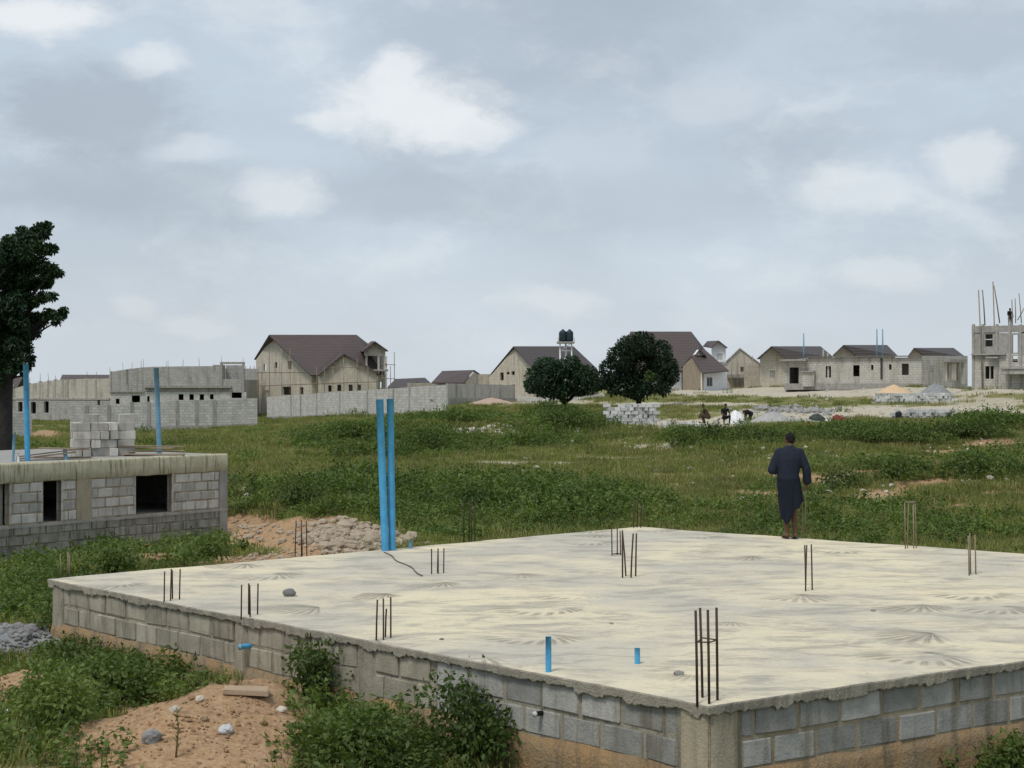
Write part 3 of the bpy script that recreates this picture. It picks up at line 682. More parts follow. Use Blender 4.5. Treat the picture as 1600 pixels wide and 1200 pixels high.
# ring beam
me = bmesh.new()
V, Fc = [], []; nn = 160
for i in range(nn+1):
    u = u355*i/nn
    for k, (o, z) in enumerate([(.3, zt), (0, zt), (-.02, zt-.05), (-.022, zt-.3), (-.02, zbm+.02), (.0, zbm), (.3, zbm)]):
        g = mnoise.noise(Vector((u*2.2, z*4, 3)))*.02
        V.append((u, o+(g if 0 < k < 6 else 0), z+(.02*mnoise.noise(Vector((u*1.4, k, 1))) if k in (0, 1) else (.025*mnoise.noise(Vector((u*3, k*.1, 7))) if k in (4, 5) else 0))))
me.free()
for i in range(nn):
    for k in range(6): a = i*7+k; Fc.append((a, a+1, a+8, a+7))
obj('ring_beam', mesh('ring_beam', V, Fc, True), BEAM, LB, TR(lnL.pt(0, 0), lnL.rz))
BML = [block_mesh(.45, .16, .215, .012, 40+k, .007) for k in range(5)]
for mm in BML: mm.materials.append(BLKL)
BMD = [block_mesh(.45, .16, .215, .012, 60+k, .01) for k in range(5)]
for mm in BMD: mm.materials.append(BLKD)
a3, b3 = lnL.pt(0, 0), lnL.pt(u355, 0)
block_run(LB, a3, b3, zbm, 4, win+colu, BLKL, BML, 0, .475, .2575, 11, .01)
block_run(LB, a3, b3, zpl-.03, 6, [(u355-.3, u355)], BLKD, BMD, -.012, .475, .243, 12, .012)
# mortar core with the window holes
hs = [[(a, wz0-zpl), (b, wz0-zpl), (b, wz1-zpl-.002), (a, wz1-zpl-.002)] for a, b in win]
obj('mortar_core', panel_mesh([(0, 0), (u355-.02, 0), (u355-.02, zbm+.1-zpl), (0, zbm+.1-zpl)], hs, .1), MORT, LB, TR(lnL.pt(0, zpl, .02), lnL.rz))
bx(LB, 'foundation_core', lnL, 0, u355-.02, zg, zpl, .012, .2, MORTG)
bx(LB, 'plinth_band', lnL, 0, u355, zpl-.07, zpl+.0, -.03, .02, CONC)
for (a, b) in colu: bx(LB, 'column', lnL, a, b, zpl+.002, zbm+.02, -.012, .2, COLM if a < u355-1 else CONC)
bx(LB, 'column', lnL, u355-.3, u355-.002, zg, zpl-.072, -.014, .2, CONC)
for (a, b) in win:
    for s in (a-.05, b): bx(LB, 'window_jamb', lnL, s, s+.05, wz0, wz1+.01, -.008, .2, RENDG)
bx(LB, 'roof_deck', lnL, 0, u355, zt-.16, zt-.02, .302, 7.5, CONC)
bx(LB, 'rear_wall', lnL, 0, u355, zg, zt-.162, 7.3, 7.5, CONC); bx(LB, 'side_wall', lnL, u355-.2, u355-.01, zg, zt-.162, .21, 7.29, CONC)
bx(LB, 'side_wall', lnL, .01, .2, zg, zt-.162, .21, 7.29, CONC); bx(LB, 'partition_wall', lnL, 3.0, 3.15, zg, zt-.162, .21, 7.29, BLKD)
bx(LB, 'floor', lnL, .21, u355-.21, zpl-.1, zpl, .21, 7.28, CONC)
# block stack on its roof
def deck(px, D): return Vector(((px-800)/F*D, D, zt-.02))
SB = [block_mesh(.45, .225, .225, .01, 80+k, .008) for k in range(4)]
for mm in SB: mm.materials.append(BLKL)
st = thing('block_stack', deck(162, 43.4), 'stack of pale hollow blocks on the roof of the left block building', 'block stack', 'stacks of concrete blocks')
rr = random.Random(4)
def sblock(parent, loc, rz, meshes=SB, s=1):
    o = bpy.data.objects.new('block', rr.choice(meshes)); COL.objects.link(o); o.parent = parent
    o.matrix_local = Matrix.Translation(-Vector(parent.location)) @ TR(loc, rz, 0, 0, (s, s, s))
    return o
rz0 = lnL.rz-.55
ex = Vector((math.cos(rz0), math.sin(rz0), 0)); ey = Vector((-math.sin(rz0), math.cos(rz0), 0))
cS = deck(162, 43.4)
for lay in range(4):
    for dpt in range(2):
        x = -.82
        turn = (lay+dpt) % 2
        while x < .7:
            end = rr.random() < .35
            wdt = .235 if end else .46
            if x+wdt > .86: break
            loc = cS+ex*(x+wdt/2+rr.uniform(-.01, .01))+ey*(dpt*.46+(0 if not end else .0))+Vector((0, 0, .115+lay*.232))
            sblock(st, loc, rz0+rr.uniform(-.02, .02)+(math.pi/2 if end else 0)); x += wdt+.012
for k in range(3): sblock(st, cS+ex*(-.35+k*.5)+ey*.1+Vector((0, 0, .115+4*.232)), rz0+rr.uniform(-.06, .06)) if k != 1 else None
# planks and pipes on that roof
def plank(p, ln_, rz, w_, label, rx=0, ry=0, z=.03):
    return tag(obj('plank', block_mesh(ln_, w_, .03, .004, int(ln_*100), .004), WOOD, None, TR(p+Vector((0, 0, z)), rz, rx, ry)), label, 'plank', 'planks on the block building roof')
plank(deck(232, 43.6), 1.9, .1, .2, 'uppermost weathered plank right of the roof block stack', 0, .02, .27); plank(deck(240, 43.4), 1.7, -.05, .22, 'weathered plank lying low right of the roof block stack', 0, 0, .05)
plank(deck(245, 43.8), 1.5, .25, .25, 'weathered plank in the middle of the pile right of the roof block stack', 0, 0, .12); plank(deck(228, 44.2), 1.6, -.12, .3, 'broad plank under the top one right of the roof block stack', 0, 0, .19)
plank(deck(85, 41.2), 1.9, .2, .2, 'weathered plank leaning on the pile left of the roof block stack', 0, -.12, .2); plank(deck(95, 41.6), 1.6, -.1, .25, 'weathered plank lying flat left of the roof block stack', 0, 0, .05)
plank(deck(72, 41.0), 1.5, .45, .18, 'narrow plank sloping to the left tree on the block building roof', 0, -.1, .12); plank(deck(100, 42.0), 1.3, .0, .3, 'topmost broad plank left of the roof block stack', 0, .03, .26)
def rpipe(px, pyb, pxt, pyt, D, r, lab, mat=BLUE): pipe(px, pyb, pxt, pyt, r, lab, mat, loc=Vector(((px-800)/F*D, D, zt-.02)))
rpipe(43, 722, 40, 569, 40.5, .07, 'tall leaning blue pipe on the block building beside the left tree'); rpipe(249, 700, 244, 575, 44.6, .07, 'tall pale blue pipe on the block building right of its block stack', BLUEP)
rpipe(20, 720, 22, 678, 40.2, .035, 'short thin pale blue pipe next to the left tree trunk', BLUEP); rpipe(103, 720, 101, 702, 41.2, .05, 'short pale blue pipe stub before the planks on the block building', BLUEP)
rpipe(29, 722, 28, 708, 40, .025, 'short white pipe stub on the roof edge near the left tree', WHITE)
rpipe(304, 628, 304, 612, 43, .03, 'x', BLUEP) if False else None
# ------------------------------------------------------------------ compound walls with piers
def compound(label, ln, tops, piers, mat, found_h, group='compound walls', th=.2, name='compound_wall', holes=()):
    """tops = [(px, py_top, py_bottom)...] along the wall"""
    mid = ln.pt(ln.L/2, 0); o = thing(name, Vector((mid.x, mid.y, tz(mid.x, mid.y))), label, 'wall', group)
    out = [(p, yb) for p, yt, yb in tops][::1]; up = [(p, yt) for p, yt, yb in tops][::-1]
    panel(o, 'block_wall', ln, out+up, list(holes), mat, th)
    fo = [(p, yb+found_h+14) for p, yt, yb in tops]; fu = [(p, yb) for p, yt, yb in tops][::-1]
    panel(o, 'plinth', ln, fo+fu, [], CONC, th+.16, -.08)
    for p in piers:
        yt = np.interp(p, [a for a, _, _ in tops], [b for _, b, _ in tops]); yb = np.interp(p, [a for a, _, _ in tops], [b for _, _, b in tops])
        (u, z0), (_, z1) = ln.uz(p, yb), ln.uz(p, yt)
        bx(o, 'pier', ln, u-.14, u+.14, z0, z1-.03+random.uniform(0, .12), -.05, th+.04, CONC)
    return o
cw1 = compound('long pale block wall with dark piers left of the gap before the tall house', Line(110, 139, 402, 146), [(110, 634, 670), (205, 632, 670), (206, 629, 668), (402, 622, 661)], [135, 170, 206, 232, 277, 307, 335], FARBRK, 9)
cw2 = compound('pale block wall with piers running in front of the tall brown roofed house', Line(417, 176, 697, 134), [(417, 620, 651), (520, 613, 648), (697, 601, 643)], [455, 470, 495, 531, 574, 615, 640], FARBRK, 6, holes=[(672, 679, 624, 628)])
cw3 = compound('low whitish wall right of the pale block wall, before the gabled house', Line(699, 172, 805, 185), [(699, 599, 622), (805, 602, 622)], [713, 742, 781], RENDG, 2)
cw4 = compound('low broken pale wall running behind the two round mango trees', Line(808, 178, 945, 172), [(808, 620, 630), (850, 621, 630), (900, 621, 629), (925, 618, 629), (940, 614, 629), (945, 619, 629)], [], FARBRK, 2)
cw5 = compound('short block wall stub beside the left tree trunk', Line(-60, 118, 50, 122), [(-60, 648, 680), (50, 644, 681)], [], FARBRK, 8)
# ------------------------------------------------------------------ half-built long building, left
lnE = Line(20, 196, 172, 190); lnM = Line(172, 186, 385, 186)
EB = thing('half_built_house', lnE.pt(lnE.L/2, -1.0), 'cream half-built block house with vertical dark stains behind the left tree', 'building', 'half-built houses left')
panel(EB, 'upper_wall', lnE, [(20, 623), (172, 623), (172, 591), (128, 592), (85, 594), (45, 600), (20, 608)], [], CREAM)
panel(EB, 'lower_wall', lnE, [(18, 662), (172, 662), (172, 623.2), (18, 623.2)], [(49, 57, 628, 646), (70, 77, 627, 645), (29, 36, 628, 643), (153, 157, 622.5+1.5, 640)], FARBRKD, .3, -.1)
bxp(EB, 'floor_slab', lnE, 18, 172, 622, 624.2, -.18, 8, CONC); bxp(EB, 'floor_slab', lnE, 18, 172, 656, 660, .3, 8, CONC)
for p, y in ((45, 600), (62, 597), (75, 596), (86, 594), (98, 593.5), (106, 593), (135, 592), (150, 591.5)):
    bxp(EB, 'column', lnE, p-1.2, p+1.2, y-1.5, 621, -.04, .28, CONC)
    u, z = lnE.uz(p, y); pole('starter_bar', lnE.pt(u, z-.2, .1), lnE.pt(u+random.uniform(-.1, .1), z+random.uniform(.5, 1.1), .1), .03, BAMB, parent=EB)
bx(EB, 'rear_wall', lnE, 0, lnE.L, -1.2, 3.9, 8, 8.2, CREAM); bx(EB, 'side_wall', lnE, 0, .2, -1.2, 3.0, .3, 8, CREAM)
rf = thing('distant_house', lnE.pt(6, 0, 30), 'long dark low roof just showing above the cream half-built house', 'house')
lnR = Line(95, 225, 171, 225)
panel(rf, 'wall', lnR, [(97, 625), (170, 625), (170, 593), (97, 593)], [], CREAM)
sheet(rf, 'roof', [P(94, 593.5, 224), P(171, 593.5, 224), P(171, 585.5, 229), P(97, 585.5, 229)], ROOFB); sheet(rf, 'roof', [P(171, 585.5, 229), P(97, 585.5, 229), P(94, 593, 235), P(171, 593, 235)], ROOFB)
rg = thing('distant_house', P(15, 630, 240), 'brown roofed cream house peeking out behind the left tree trunk', 'house')
lnG = Line(-40, 236, 37, 236)
panel(rg, 'wall', lnG, [(-40, 632), (36, 632), (36, 605), (22, 612), (22, 600), (-40, 600)], [], CREAM)
sheet(rg, 'roof', [P(-42, 611, 234), P(23, 611, 234), P(36, 589, 240), P(-42, 589, 240)], ROOFB); sheet(rg, 'roof', [P(-42, 589, 240), P(36, 589, 240), P(38, 606, 247), P(-42, 606, 247)], ROOFB)
MB_ = thing('half_built_house', lnM.pt(lnM.L/2, -.8), 'grey two-storey half-built block house with open concrete frame on its top right', 'building', 'half-built houses left')
panel(MB_, 'upper_wall', lnM, [(172, 612), (382, 612), (382, 592), (346, 592), (346, 572), (332, 572), (240, 573), (222, 574), (200, 577), (172, 581)], [], FARBRKD)
panel(MB_, 'lower_wall', lnM, [(172, 664), (385, 664), (385, 612.2), (172, 612.2)], [(181, 187, 623, 631), (206, 219, 618, 629), (230, 234, 619, 630), (279, 287, 616, 625), (296, 303, 616, 625), (312, 319, 616, 625), (328, 334, 616, 624), (362, 378, 613, 622)], FARBRK, .3, -.08)
bxp(MB_, 'ledge', lnM, 226, 362, 603, 606, -.5, -.004, CONC); bxp(MB_, 'ledge', lnM, 172, 226, 611, 613, -.3, -.09, CONC)
for p, y in ((172.8, 580), (186, 579), (198, 577), (199.5, 577), (214, 575), (222, 574)): bxp(MB_, 'column', lnM, p-1.3, p+1.3, y, 611 if p != 198 else 600, -.05, .28, CONC)
for p in (346, 380): bxp(MB_, 'frame_post', lnM, p-1.6, p+1.6, 566, 613, -.1, .32, CONC)
bxp(MB_, 'frame_beam', lnM, 344, 382, 565.5, 569, -.12, .34, CONC); bxp(MB_, 'frame_rear', lnM, 346, 372, 570, 592, 3, 3.2, FARBRKD); bxp(MB_, 'frame_pillar', lnM, 332, 345, 570, 592, .3, 3, FARBRKD)
for p, y in ((172, 581), (192, 578), (206, 575), (220, 573), (224, 573), (259, 573), (262, 573), (285, 573), (311, 572), (346, 566), (379, 566)):
    u, z = lnM.uz(p, y); pole('starter_bar', lnM.pt(u, z-.2, .1), lnM.pt(u+random.uniform(-.1, .1), z+random.uniform(.5, 1.0), .1), .025, BAMB, parent=MB_)
bxp(MB_, 'floor_slab', lnM, 173, 384, 611, 613, .3, 9, CONC); bx(MB_, 'rear_wall', lnM, 0, lnM.L, -1.2, 5.6, 9, 9.2, FARBRKD); bx(MB_, 'side_wall', lnM, 0, .2, -1.2, 4.9, .3, 9, FARBRKD); bx(MB_, 'side_wall', lnM, lnM.L-.2, lnM.L, -1.2, 4.2, .3, 9, FARBRKD)
sm = thing('distant_house', P(393, 640, 230), 'small beige gable house between the half-built house and the tall house', 'house'); lnS = Line(380, 228, 410, 228)
panel(sm, 'wall', lnS, [(380, 645), (402, 645), (402, 601), (390, 593), (380, 596)], [(386, 392, 610, 619)], RENDER); sheet(sm, 'roof', [P(380, 594, 227), P(391, 592, 227), P(391, 590, 240), P(380, 593, 240)], ROOFB); sheet(sm, 'roof', [P(391, 592, 227), P(404, 602, 227), P(404, 602, 240), P(391, 590, 240)], ROOFB)
bx(sm, 'rear_wall', lnS, 0, lnS.L, -1, 3.5, 8, 8.2, RENDER)
# ------------------------------------------------------------------ tall brown-roofed house (two storeys, under scaffold)
HA = thing('gabled_house', P(500, 640, 192), 'tall beige unfinished house with brown gabled roof and timber scaffold', 'house', 'brown roofed houses')
lg = Line(400, 198, 487, 186); lf = Line(487, 186, 603, 190)
panel(HA, 'gable_wall', lg, [(400, 648), (487, 650), (487, 585), (424, 529), (400, 562)], [(412, 416, 569, 580), (450, 455, 564, 577), (429, 433, 566, 575), (441, 455, 604, 617), (414, 420, 610, 624), (468, 474, 605, 616)], RENDER)
panel(HA, 'front_wall', lf, [(487.4, 650), (603, 648), (603, 584), (487.4, 586)], [(594, 597, 596, 608)], RENDER)
lbay = Line(497, 183.6, 588, 183.6)
panel(HA, 'bay_wall', lbay, [(497, 650), (588, 650), (588, 582), (537, 556), (500, 583), (497, 586)], [(513, 518, 602, 612), (527, 533, 601, 611), (545, 551, 601, 611), (559, 564, 601, 610)], RENDER)
bxp(HA, 'bay_side', lbay, 497.1, 499, 588, 650, .23, 3, RENDER); bxp(HA, 'bay_side', lbay, 586, 587.9, 588, 650, .23, 3, RENDER)
rdg0, rdg1 = P(424, 523, 192.5), P(557, 523, 194.5)
sheet(HA, 'roof', [rdg0+Vector((-.3, 0, 0)), P(485, 586, 184.6), P(600, 584, 188.6), rdg1], ROOFB)
sheet(HA, 'roof', [rdg0+Vector((-.3, 0, 0)), rdg1, P(600, 556, 200), P(397, 561, 200)], ROOFB)
sheet(HA, 'roof', [rdg1, P(600, 584, 188.6), P(604, 570, 196), P(600, 556, 200)], ROOFB)
sheet(HA, 'dormer_roof', [P(537, 552, 183.0), P(497, 586, 183.0), P(497, 585, 186.5), P(530, 552, 190.5)], ROOFB, .14); sheet(HA, 'dormer_roof', [P(537, 552, 183.0), P(592, 583, 183.0), P(592, 583, 186.5), P(537, 551, 190.5)], ROOFB, .14)
# right-hand upper balcony with its own little gable
lb = Line(568, 187.6, 604, 187.6)
panel(HA, 'balcony_gable', lb, [(569, 556), (602, 556), (602, 545), (586, 535), (569, 547)], [], RENDER, .2)
sheet(HA, 'balcony_roof', [P(586, 533, 186.8), P(566, 549, 186.8), P(560, 548, 196), P(580, 533, 196)], ROOFB); sheet(HA, 'balcony_roof', [P(586, 533, 186.8), P(607, 548, 186.8), P(603, 548, 196), P(580, 533, 196)], ROOFB)
for p in (571, 590, 599.5): bxp(HA, 'balcony_post', lb, p, p+3, 556.5, 584, .0, .25, RENDER)
bxp(HA, 'balcony_slab', lb, 568, 604, 577, 580, -.2, 2.5, CONC)
bx(HA, 'rear_wall', lf, -2, lf.L, -.4, 6.6, 11.5, 11.7, RENDER)
for p, y0, y1 in ((597, 560, 650), (604, 556, 648), (616, 550, 646), (610, 572, 647)): pole('scaffold_pole', P(p, y1, 184), P(p, y0, 184), .05, WOOD, parent=HA)
for y in (569, 591): pole('scaffold_rail', P(595, y, 183.9), P(618, y+1, 183.9), .045, WOOD, parent=HA)
for p in (402, 409, 421, 440, 453, 470): pole('scaffold_pole', P(p, 648, 182.6), P(p, 545 if 410 < p < 460 else 580, 182.6), .045, WOOD, parent=HA)
for p in (495, 507, 520, 537, 558, 575): pole('scaffold_pole', P(p, 646, 182.4), P(p, 573 if p not in (537, 558) else 560, 182.4), .045, WOOD, parent=HA)
pole('scaffold_rail', P(402, 582, 182.5), P(487, 582, 182.5), .045, WOOD, parent=HA); pole('scaffold_rail', P(402, 603, 182.5), P(600, 596, 182.2), .05, WOOD, parent=HA); pole('scaffold_rail', P(515, 574, 182.3), P(570, 574, 182.3), .04, WOOD, parent=HA)
for p in (384, 391, 397): pole('scaffold_pole', P(p, 645, 196), P(p, 572, 196), .05, WOOD, parent=HA)
pole('scaffold_rail', P(382, 587, 195.8), P(402, 584, 195.8), .05, WOOD, parent=HA)
# ------------------------------------------------------------------ low roofs between
h1 = thing('distant_house', P(640, 630, 235), 'low dark roofed house right behind the scaffolded tall house', 'house'); l1 = Line(609, 232, 676, 232)
panel(h1, 'wall', l1, [(609, 640), (676, 640), (676, 604), (609, 604)], [(640, 647, 606, 614)], RENDER)
sheet(h1, 'roof', [P(606, 606, 230), P(678, 604, 230), P(664, 590, 237), P(618, 592, 237)], ROOFG); sheet(h1, 'roof', [P(664, 590, 237), P(618, 592, 237), P(606, 604, 244), P(678, 603, 244)], ROOFG)
panel(h1, 'gable', Line(640, 229.5, 664, 229.5), [(641, 606), (661, 606), (652, 598)], [], RENDER, .3); sheet(h1, 'gable_roof', [P(652, 596.5, 229), P(638, 607, 229), P(640, 606, 236), P(652, 596, 236)], ROOFG); sheet(h1, 'gable_roof', [P(652, 596.5, 229), P(666, 606, 229), P(664, 605, 236), P(652, 596, 236)], ROOFG)
bx(h1, 'rear_wall', l1, 0, l1.L, -.5, 3.4, 10, 10.2, RENDER)
h2 = thing('distant_house', P(715, 625, 215), 'single-storey house with reddish brown roof and gable facing right of centre', 'house'); l2 = Line(678, 211, 757, 214); l2g = Line(727, 209, 757, 213.5)
panel(h2, 'wall', l2, [(678, 630), (728, 630), (728, 597), (678, 597)], [], PALEW)
panel(h2, 'gable_wall', l2g, [(727.5, 630), (757, 630), (757, 592), (741, 581), (727.5, 596)], [(738, 743, 602, 612)], RENDER)
sheet(h2, 'roof', [P(674, 598, 207.5), P(724, 598, 207), P(741, 578, 213), P(691, 579.5, 216)], ROOFB); sheet(h2, 'roof', [P(741, 578, 213), P(691, 579.5, 216), P(690, 592, 224), P(760, 591, 219)], ROOFB)
bx(h2, 'rear_wall', l2, 0, l2.L, 0, 3.9, 10, 10.2, RENDER)
# ------------------------------------------------------------------ house behind the left mango tree
HB = thing('gabled_house', P(850, 628, 205), 'beige gabled house with charcoal roof partly hidden by the left mango tree', 'house', 'brown roofed houses'); l3 = Line(764, 205, 845, 196); l3f = Line(845, 196, 935, 199)
panel(HB, 'gable_wall', l3, [(764, 632), (845, 634), (845, 584), (803, 545), (764, 590)], [(781, 787, 582, 594), (791, 796, 581, 585), (799, 804, 580, 586), (785, 789, 609, 617), (800, 805, 601, 614)], RENDER)
panel(HB, 'front_wall', l3f, [(845.5, 634), (935, 632), (935, 582), (845.5, 584)], [(865, 872, 600, 612), (900, 908, 600, 612)], RENDER)
r0, r1 = P(802, 541, 200), P(896, 541, 203)
sheet(HB, 'roof', [r0, P(843, 587, 194), P(938, 585, 197), r1], ROOFG); sheet(HB, 'roof', [r0, r1, P(932, 575, 210), P(759, 593, 207)], ROOFG); sheet(HB, 'roof', [r1, P(938, 585, 197), P(932, 575, 210)], ROOFG)
bx(HB, 'rear_wall', l3f, -4, l3f.L, .5, 5, 11, 11.2, RENDER)
# water tower behind it
WT = thing('water_tower', P(884, 620, 186), 'pale steel water tower carrying dark tanks above the mango tree', 'water tower'); Dw = 186
for sx in (875, 893):
    for dy in (0, 2): pole('tower_leg', P(sx, 625, Dw+dy), P(sx, 535, Dw+dy), .1, WHITE, parent=WT)
pole('tower_leg', P(884, 625, Dw+1), P(884, 536, Dw+1), .12, WHITE, parent=WT)
for y in (548, 565, 585):
    pole('tower_brace', P(875, y, Dw), P(893, y, Dw), .06, WHITE, parent=WT); pole('tower_brace', P(875, y, Dw-.05), P(893, y-12, Dw-.05), .05, WHITE, parent=WT)
lw = Line(871, Dw-.6, 899, Dw-.6); bxp(WT, 'platform', lw, 871, 898, 533.5, 536, 0, 3.2, CONC)
for p in (879.5, 890):
    q = P(p, 533.3, Dw+.6)
    prof = [(.40, 0), (.44, .15), (.44, 1.0), (.40, 1.15), (.2, 1.3), (.12, 1.42)]
    obj('tank', tube([q+Vector((0, 0, z)) for _, z in prof], [r for r, _ in prof], 16), TANKM, WT)
    obj('tank', tube([q+Vector((0, 1.4, z)) for _, z in prof], [r for r, _ in prof], 16), TANKM, WT)
for p in (872, 897): pole('railing', P(p, 535, Dw-.5), P(p, 527, Dw-.5), .035, CONC, parent=WT)
# ------------------------------------------------------------------ big brown roof behind the right mango tree + white house
HC = thing('gabled_house', P(1040, 612, 200), 'large house with wide brown roof and white dormer behind the right mango tree', 'house', 'brown roofed houses'); l4 = Line(972, 196, 1135, 196)
panel(HC, 'front_wall', l4, [(972, 625), (1112, 625), (1112, 575), (972, 575)], [(1062, 1066, 590, 600)], PALEW)
sheet(HC, 'roof', [P(968, 579, 193), P(1112, 579, 193), P(1080, 518, 202), P(985, 518, 202)], ROOFB); sheet(HC, 'roof', [P(1080, 518, 202), P(985, 518, 202), P(962, 570, 212), P(1120, 570, 212)], ROOFB)
sheet(HC, 'roof', [P(1080, 518, 202), P(1112, 579, 193), P(1120, 570, 212)], ROOFB); sheet(HC, 'roof', [P(985, 518, 202), P(968, 579, 193), P(962, 570, 212)], ROOFB)
bx(HC, 'rear_wall', l4, 0, l4.L, 1, 5.5, 15, 15.2, PALEW)
ld = Line(1110, 195, 1136, 195)
panel(HC, 'dormer_wall', ld, [(1112, 567), (1134, 567), (1134, 541), (1123, 534), (1112, 541)], [(1120, 1129, 552, 563)], WHITE, .2)
sheet(HC, 'dormer_roof', [P(1123, 532, 194.3), P(1110, 543, 194.3), P(1098, 541, 204), P(1105, 533, 204)], ROOFB, .1); sheet(HC, 'dormer_roof', [P(1123, 532, 194.3), P(1137, 543, 194.3), P(1134, 543, 204), P(1105, 533, 204)], ROOFB, .1)
bxp(HC, 'dormer_rail', ld, 1118, 1131, 563.5, 566, -.2, -.05, WHITE); bxp(HC, 'balcony_floor', ld, 1110, 1137, 567.2, 571, -.3, 4, CONC)
bxp(HC, 'dormer_window', ld, 1120.2, 1128.8, 552.2, 562.8, .1, .13, PALEW)
HD = thing('small_house', P(1102, 608, 180), 'small white house with brown roof and stone gable end right of the mango tree', 'house'); l5g = Line(1067, 186, 1097, 180); l5 = Line(1097, 180, 1136, 183)
panel(HD, 'gable_wall', l5g, [(1067, 612), (1097, 612), (1097, 582), (1081, 559), (1067, 572)], [], rough_mat('tan_stone_gable', (.36, .30, .22), (.29, .24, .18), 1.5, .9, .5, .02, (.2, .17, .13), .5, False, 6))
panel(HD, 'front_wall', l5, [(1097.3, 612), (1136, 612), (1136, 578), (1097.3, 580)], [(1104.5, 1113.5, 589, 604)], WHITE)
w1 = bxp(HD, 'window', l5, 1104.2, 1113.8, 588.7, 604.3, .06, .12, PALEW)
for (a, b) in ((1105.2, 1108.6), (1109.4, 1112.8)): bxp(w1, 'pane', l5, a, b, 590, 603, .04, .058, GLASS)
sheet(HD, 'roof', [P(1081, 556, 183), P(1098, 583, 178.5), P(1139, 579, 181.5), P(1100, 545, 187)], ROOFB); sheet(HD, 'roof', [P(1081, 556, 183), P(1100, 545, 187), P(1128, 570, 194), P(1064, 574, 187)], ROOFB)
panel(HD, 'vent_gable', Line(1085, 183.5, 1104, 184.5), [(1086, 556), (1102, 555), (1093, 546.5)], [], WHITE, .5); sheet(HD, 'vent_gable_roof', [P(1093, 545, 183.2), P(1103.5, 556, 183.2), P(1104, 556, 187), P(1094, 545, 187)], ROOFB, .08); sheet(HD, 'vent_gable_roof', [P(1093, 545, 183.2), P(1084, 557, 183.2), P(1085, 556, 187), P(1094, 545, 187)], ROOFB, .08)
bx(HD, 'rear_wall', l5, -2, l5.L, 2.5, 5, 7, 7.2, WHITE)
HG = thing('gable_front_house', P(1160, 607, 215), 'beige gable-fronted unfinished house with two wide ground openings, no roof cover', 'house'); l6 = Line(1134, 212, 1190, 212)
panel(HG, 'front_wall', l6, [(1134, 612), (1188, 612), (1188, 568), (1156, 543), (1134, 565)], [(1146, 1163, 591, 604), (1169, 1187, 591, 604), (1157, 1162, 573, 581)], RENDER)
bxp(HG, 'canopy', l6, 1136, 1188, 585, 590, -1.2, -.003, CONC); bx(HG, 'rear_wall', l6, 0, l6.L, 2.5, 7, 8, 8.2, RENDER); bx(HG, 'side_wall', l6, 0, .2, 2.5, 6.2, .23, 8, RENDER)
for p in (1143, 1152, 1163, 1176): pole('scaffold_pole', P(p, 608, 210.5), P(p, 556, 210.5), .05, WOOD, parent=HG)
sheet(HG, 'roof', [P(1156, 543.5, 211.8), P(1132, 566, 211.8), P(1132, 566, 221), P(1156, 543.5, 221)], RENDG, .1); sheet(HG, 'roof', [P(1156, 543.5, 211.8), P(1190, 569, 211.8), P(1190, 569, 221), P(1156, 543.5, 221)], RENDG, .1)
# ------------------------------------------------------------------ row of bungalows, right
def bungalow(name, label, lg_, gl, lf_, roof, holes, mat, group='dark roofed bungalows'):
    pass
BE = thing('bungalow', P(1240, 604, 190), 'leftmost grey bungalow with beige gable and charcoal roof in the right row', 'house', 'dark roofed bungalows'); l7 = Line(1186, 188, 1300, 188)
panel(BE, 'front_wall', l7, [(1188, 608), (1298, 608), (1298, 560), (1232, 563), (1206, 543), (1188, 559)], [(1203, 1211, 579, 590)], RENDER)
bxp(BE, 'blocked_window', l7, 1203, 1211, 579, 590, .08, .2, FARBRKD)
sheet(BE, 'roof', [P(1205, 541, 187), P(1233, 564, 186.5), P(1302, 560, 186.5), P(1282, 541, 193)], ROOFG); sheet(BE, 'roof', [P(1205, 541, 187), P(1282, 541, 193), P(1300, 556, 203), P(1183, 560, 200)], ROOFG); sheet(BE, 'roof', [P(1282, 541, 193), P(1302, 560, 186.5), P(1300, 556, 203)], ROOFG); sheet(BE, 'roof', [P(1205.3, 540.6, 186.8), P(1183, 560, 186.8), P(1183, 560, 200), P(1206, 541, 193)], ROOFG)
bx(BE, 'rear_wall', l7, 0, l7.L, 2.8, 6.3, 12, 12.2, RENDER)
for (nm, lab, x0, x1, xa, xb, yr, ye, D) in (('bungalow', 'middle bungalow roof of the right row showing above the flat grey walls', 1301, 1402, 1318, 1386, 539, 555, 196), ('bungalow', 'rightmost bungalow roof of the row next to the tall frame building', 1418, 1508, 1428, 1490, 543.5, 557, 196)):
    o = thing(nm, P((x0+x1)/2, 604, D+3), lab, 'house', 'dark roofed bungalows'); l8 = Line(x0+3, D+.5, x1-3, D+.5)
    panel(o, 'front_wall', l8, [(x0+3, 606), (x1-3, 606), (x1-3, ye), (xa+17, ye+1), (xa, yr+2), (x0+3, ye-1)], [], RENDER)
    sheet(o, 'roof', [P(xa, yr, D-.3), P(xa+22, ye+2, D-.5), P(x1, ye+1, D-.5), P(xb, yr, D+6)], ROOFG); sheet(o, 'roof', [P(xa, yr, D-.3), P(xb, yr, D+6), P(x1, ye, D+14), P(x0, ye, D+12)], ROOFG); sheet(o, 'roof', [P(xb, yr, D+6), P(x1, ye+1, D-.5), P(x1, ye, D+14)], ROOFG); sheet(o, 'roof', [P(xa, yr-.3, D-.5), P(x0, ye, D-.5), P(x0, ye, D+12), P(xa, yr-.3, D+6)], ROOFG)
    bx(o, 'rear_wall', l8, 0, l8.L, 2.8, 6.2, 11, 11.2, RENDER)
FB = thing('flat_bungalow', P(1350, 604, 165), 'long roofless grey block bungalow with a row of dark windows at right', 'building'); l9 = Line(1226, 167, 1440, 161); l9b = Line(1440, 161, 1512, 166)
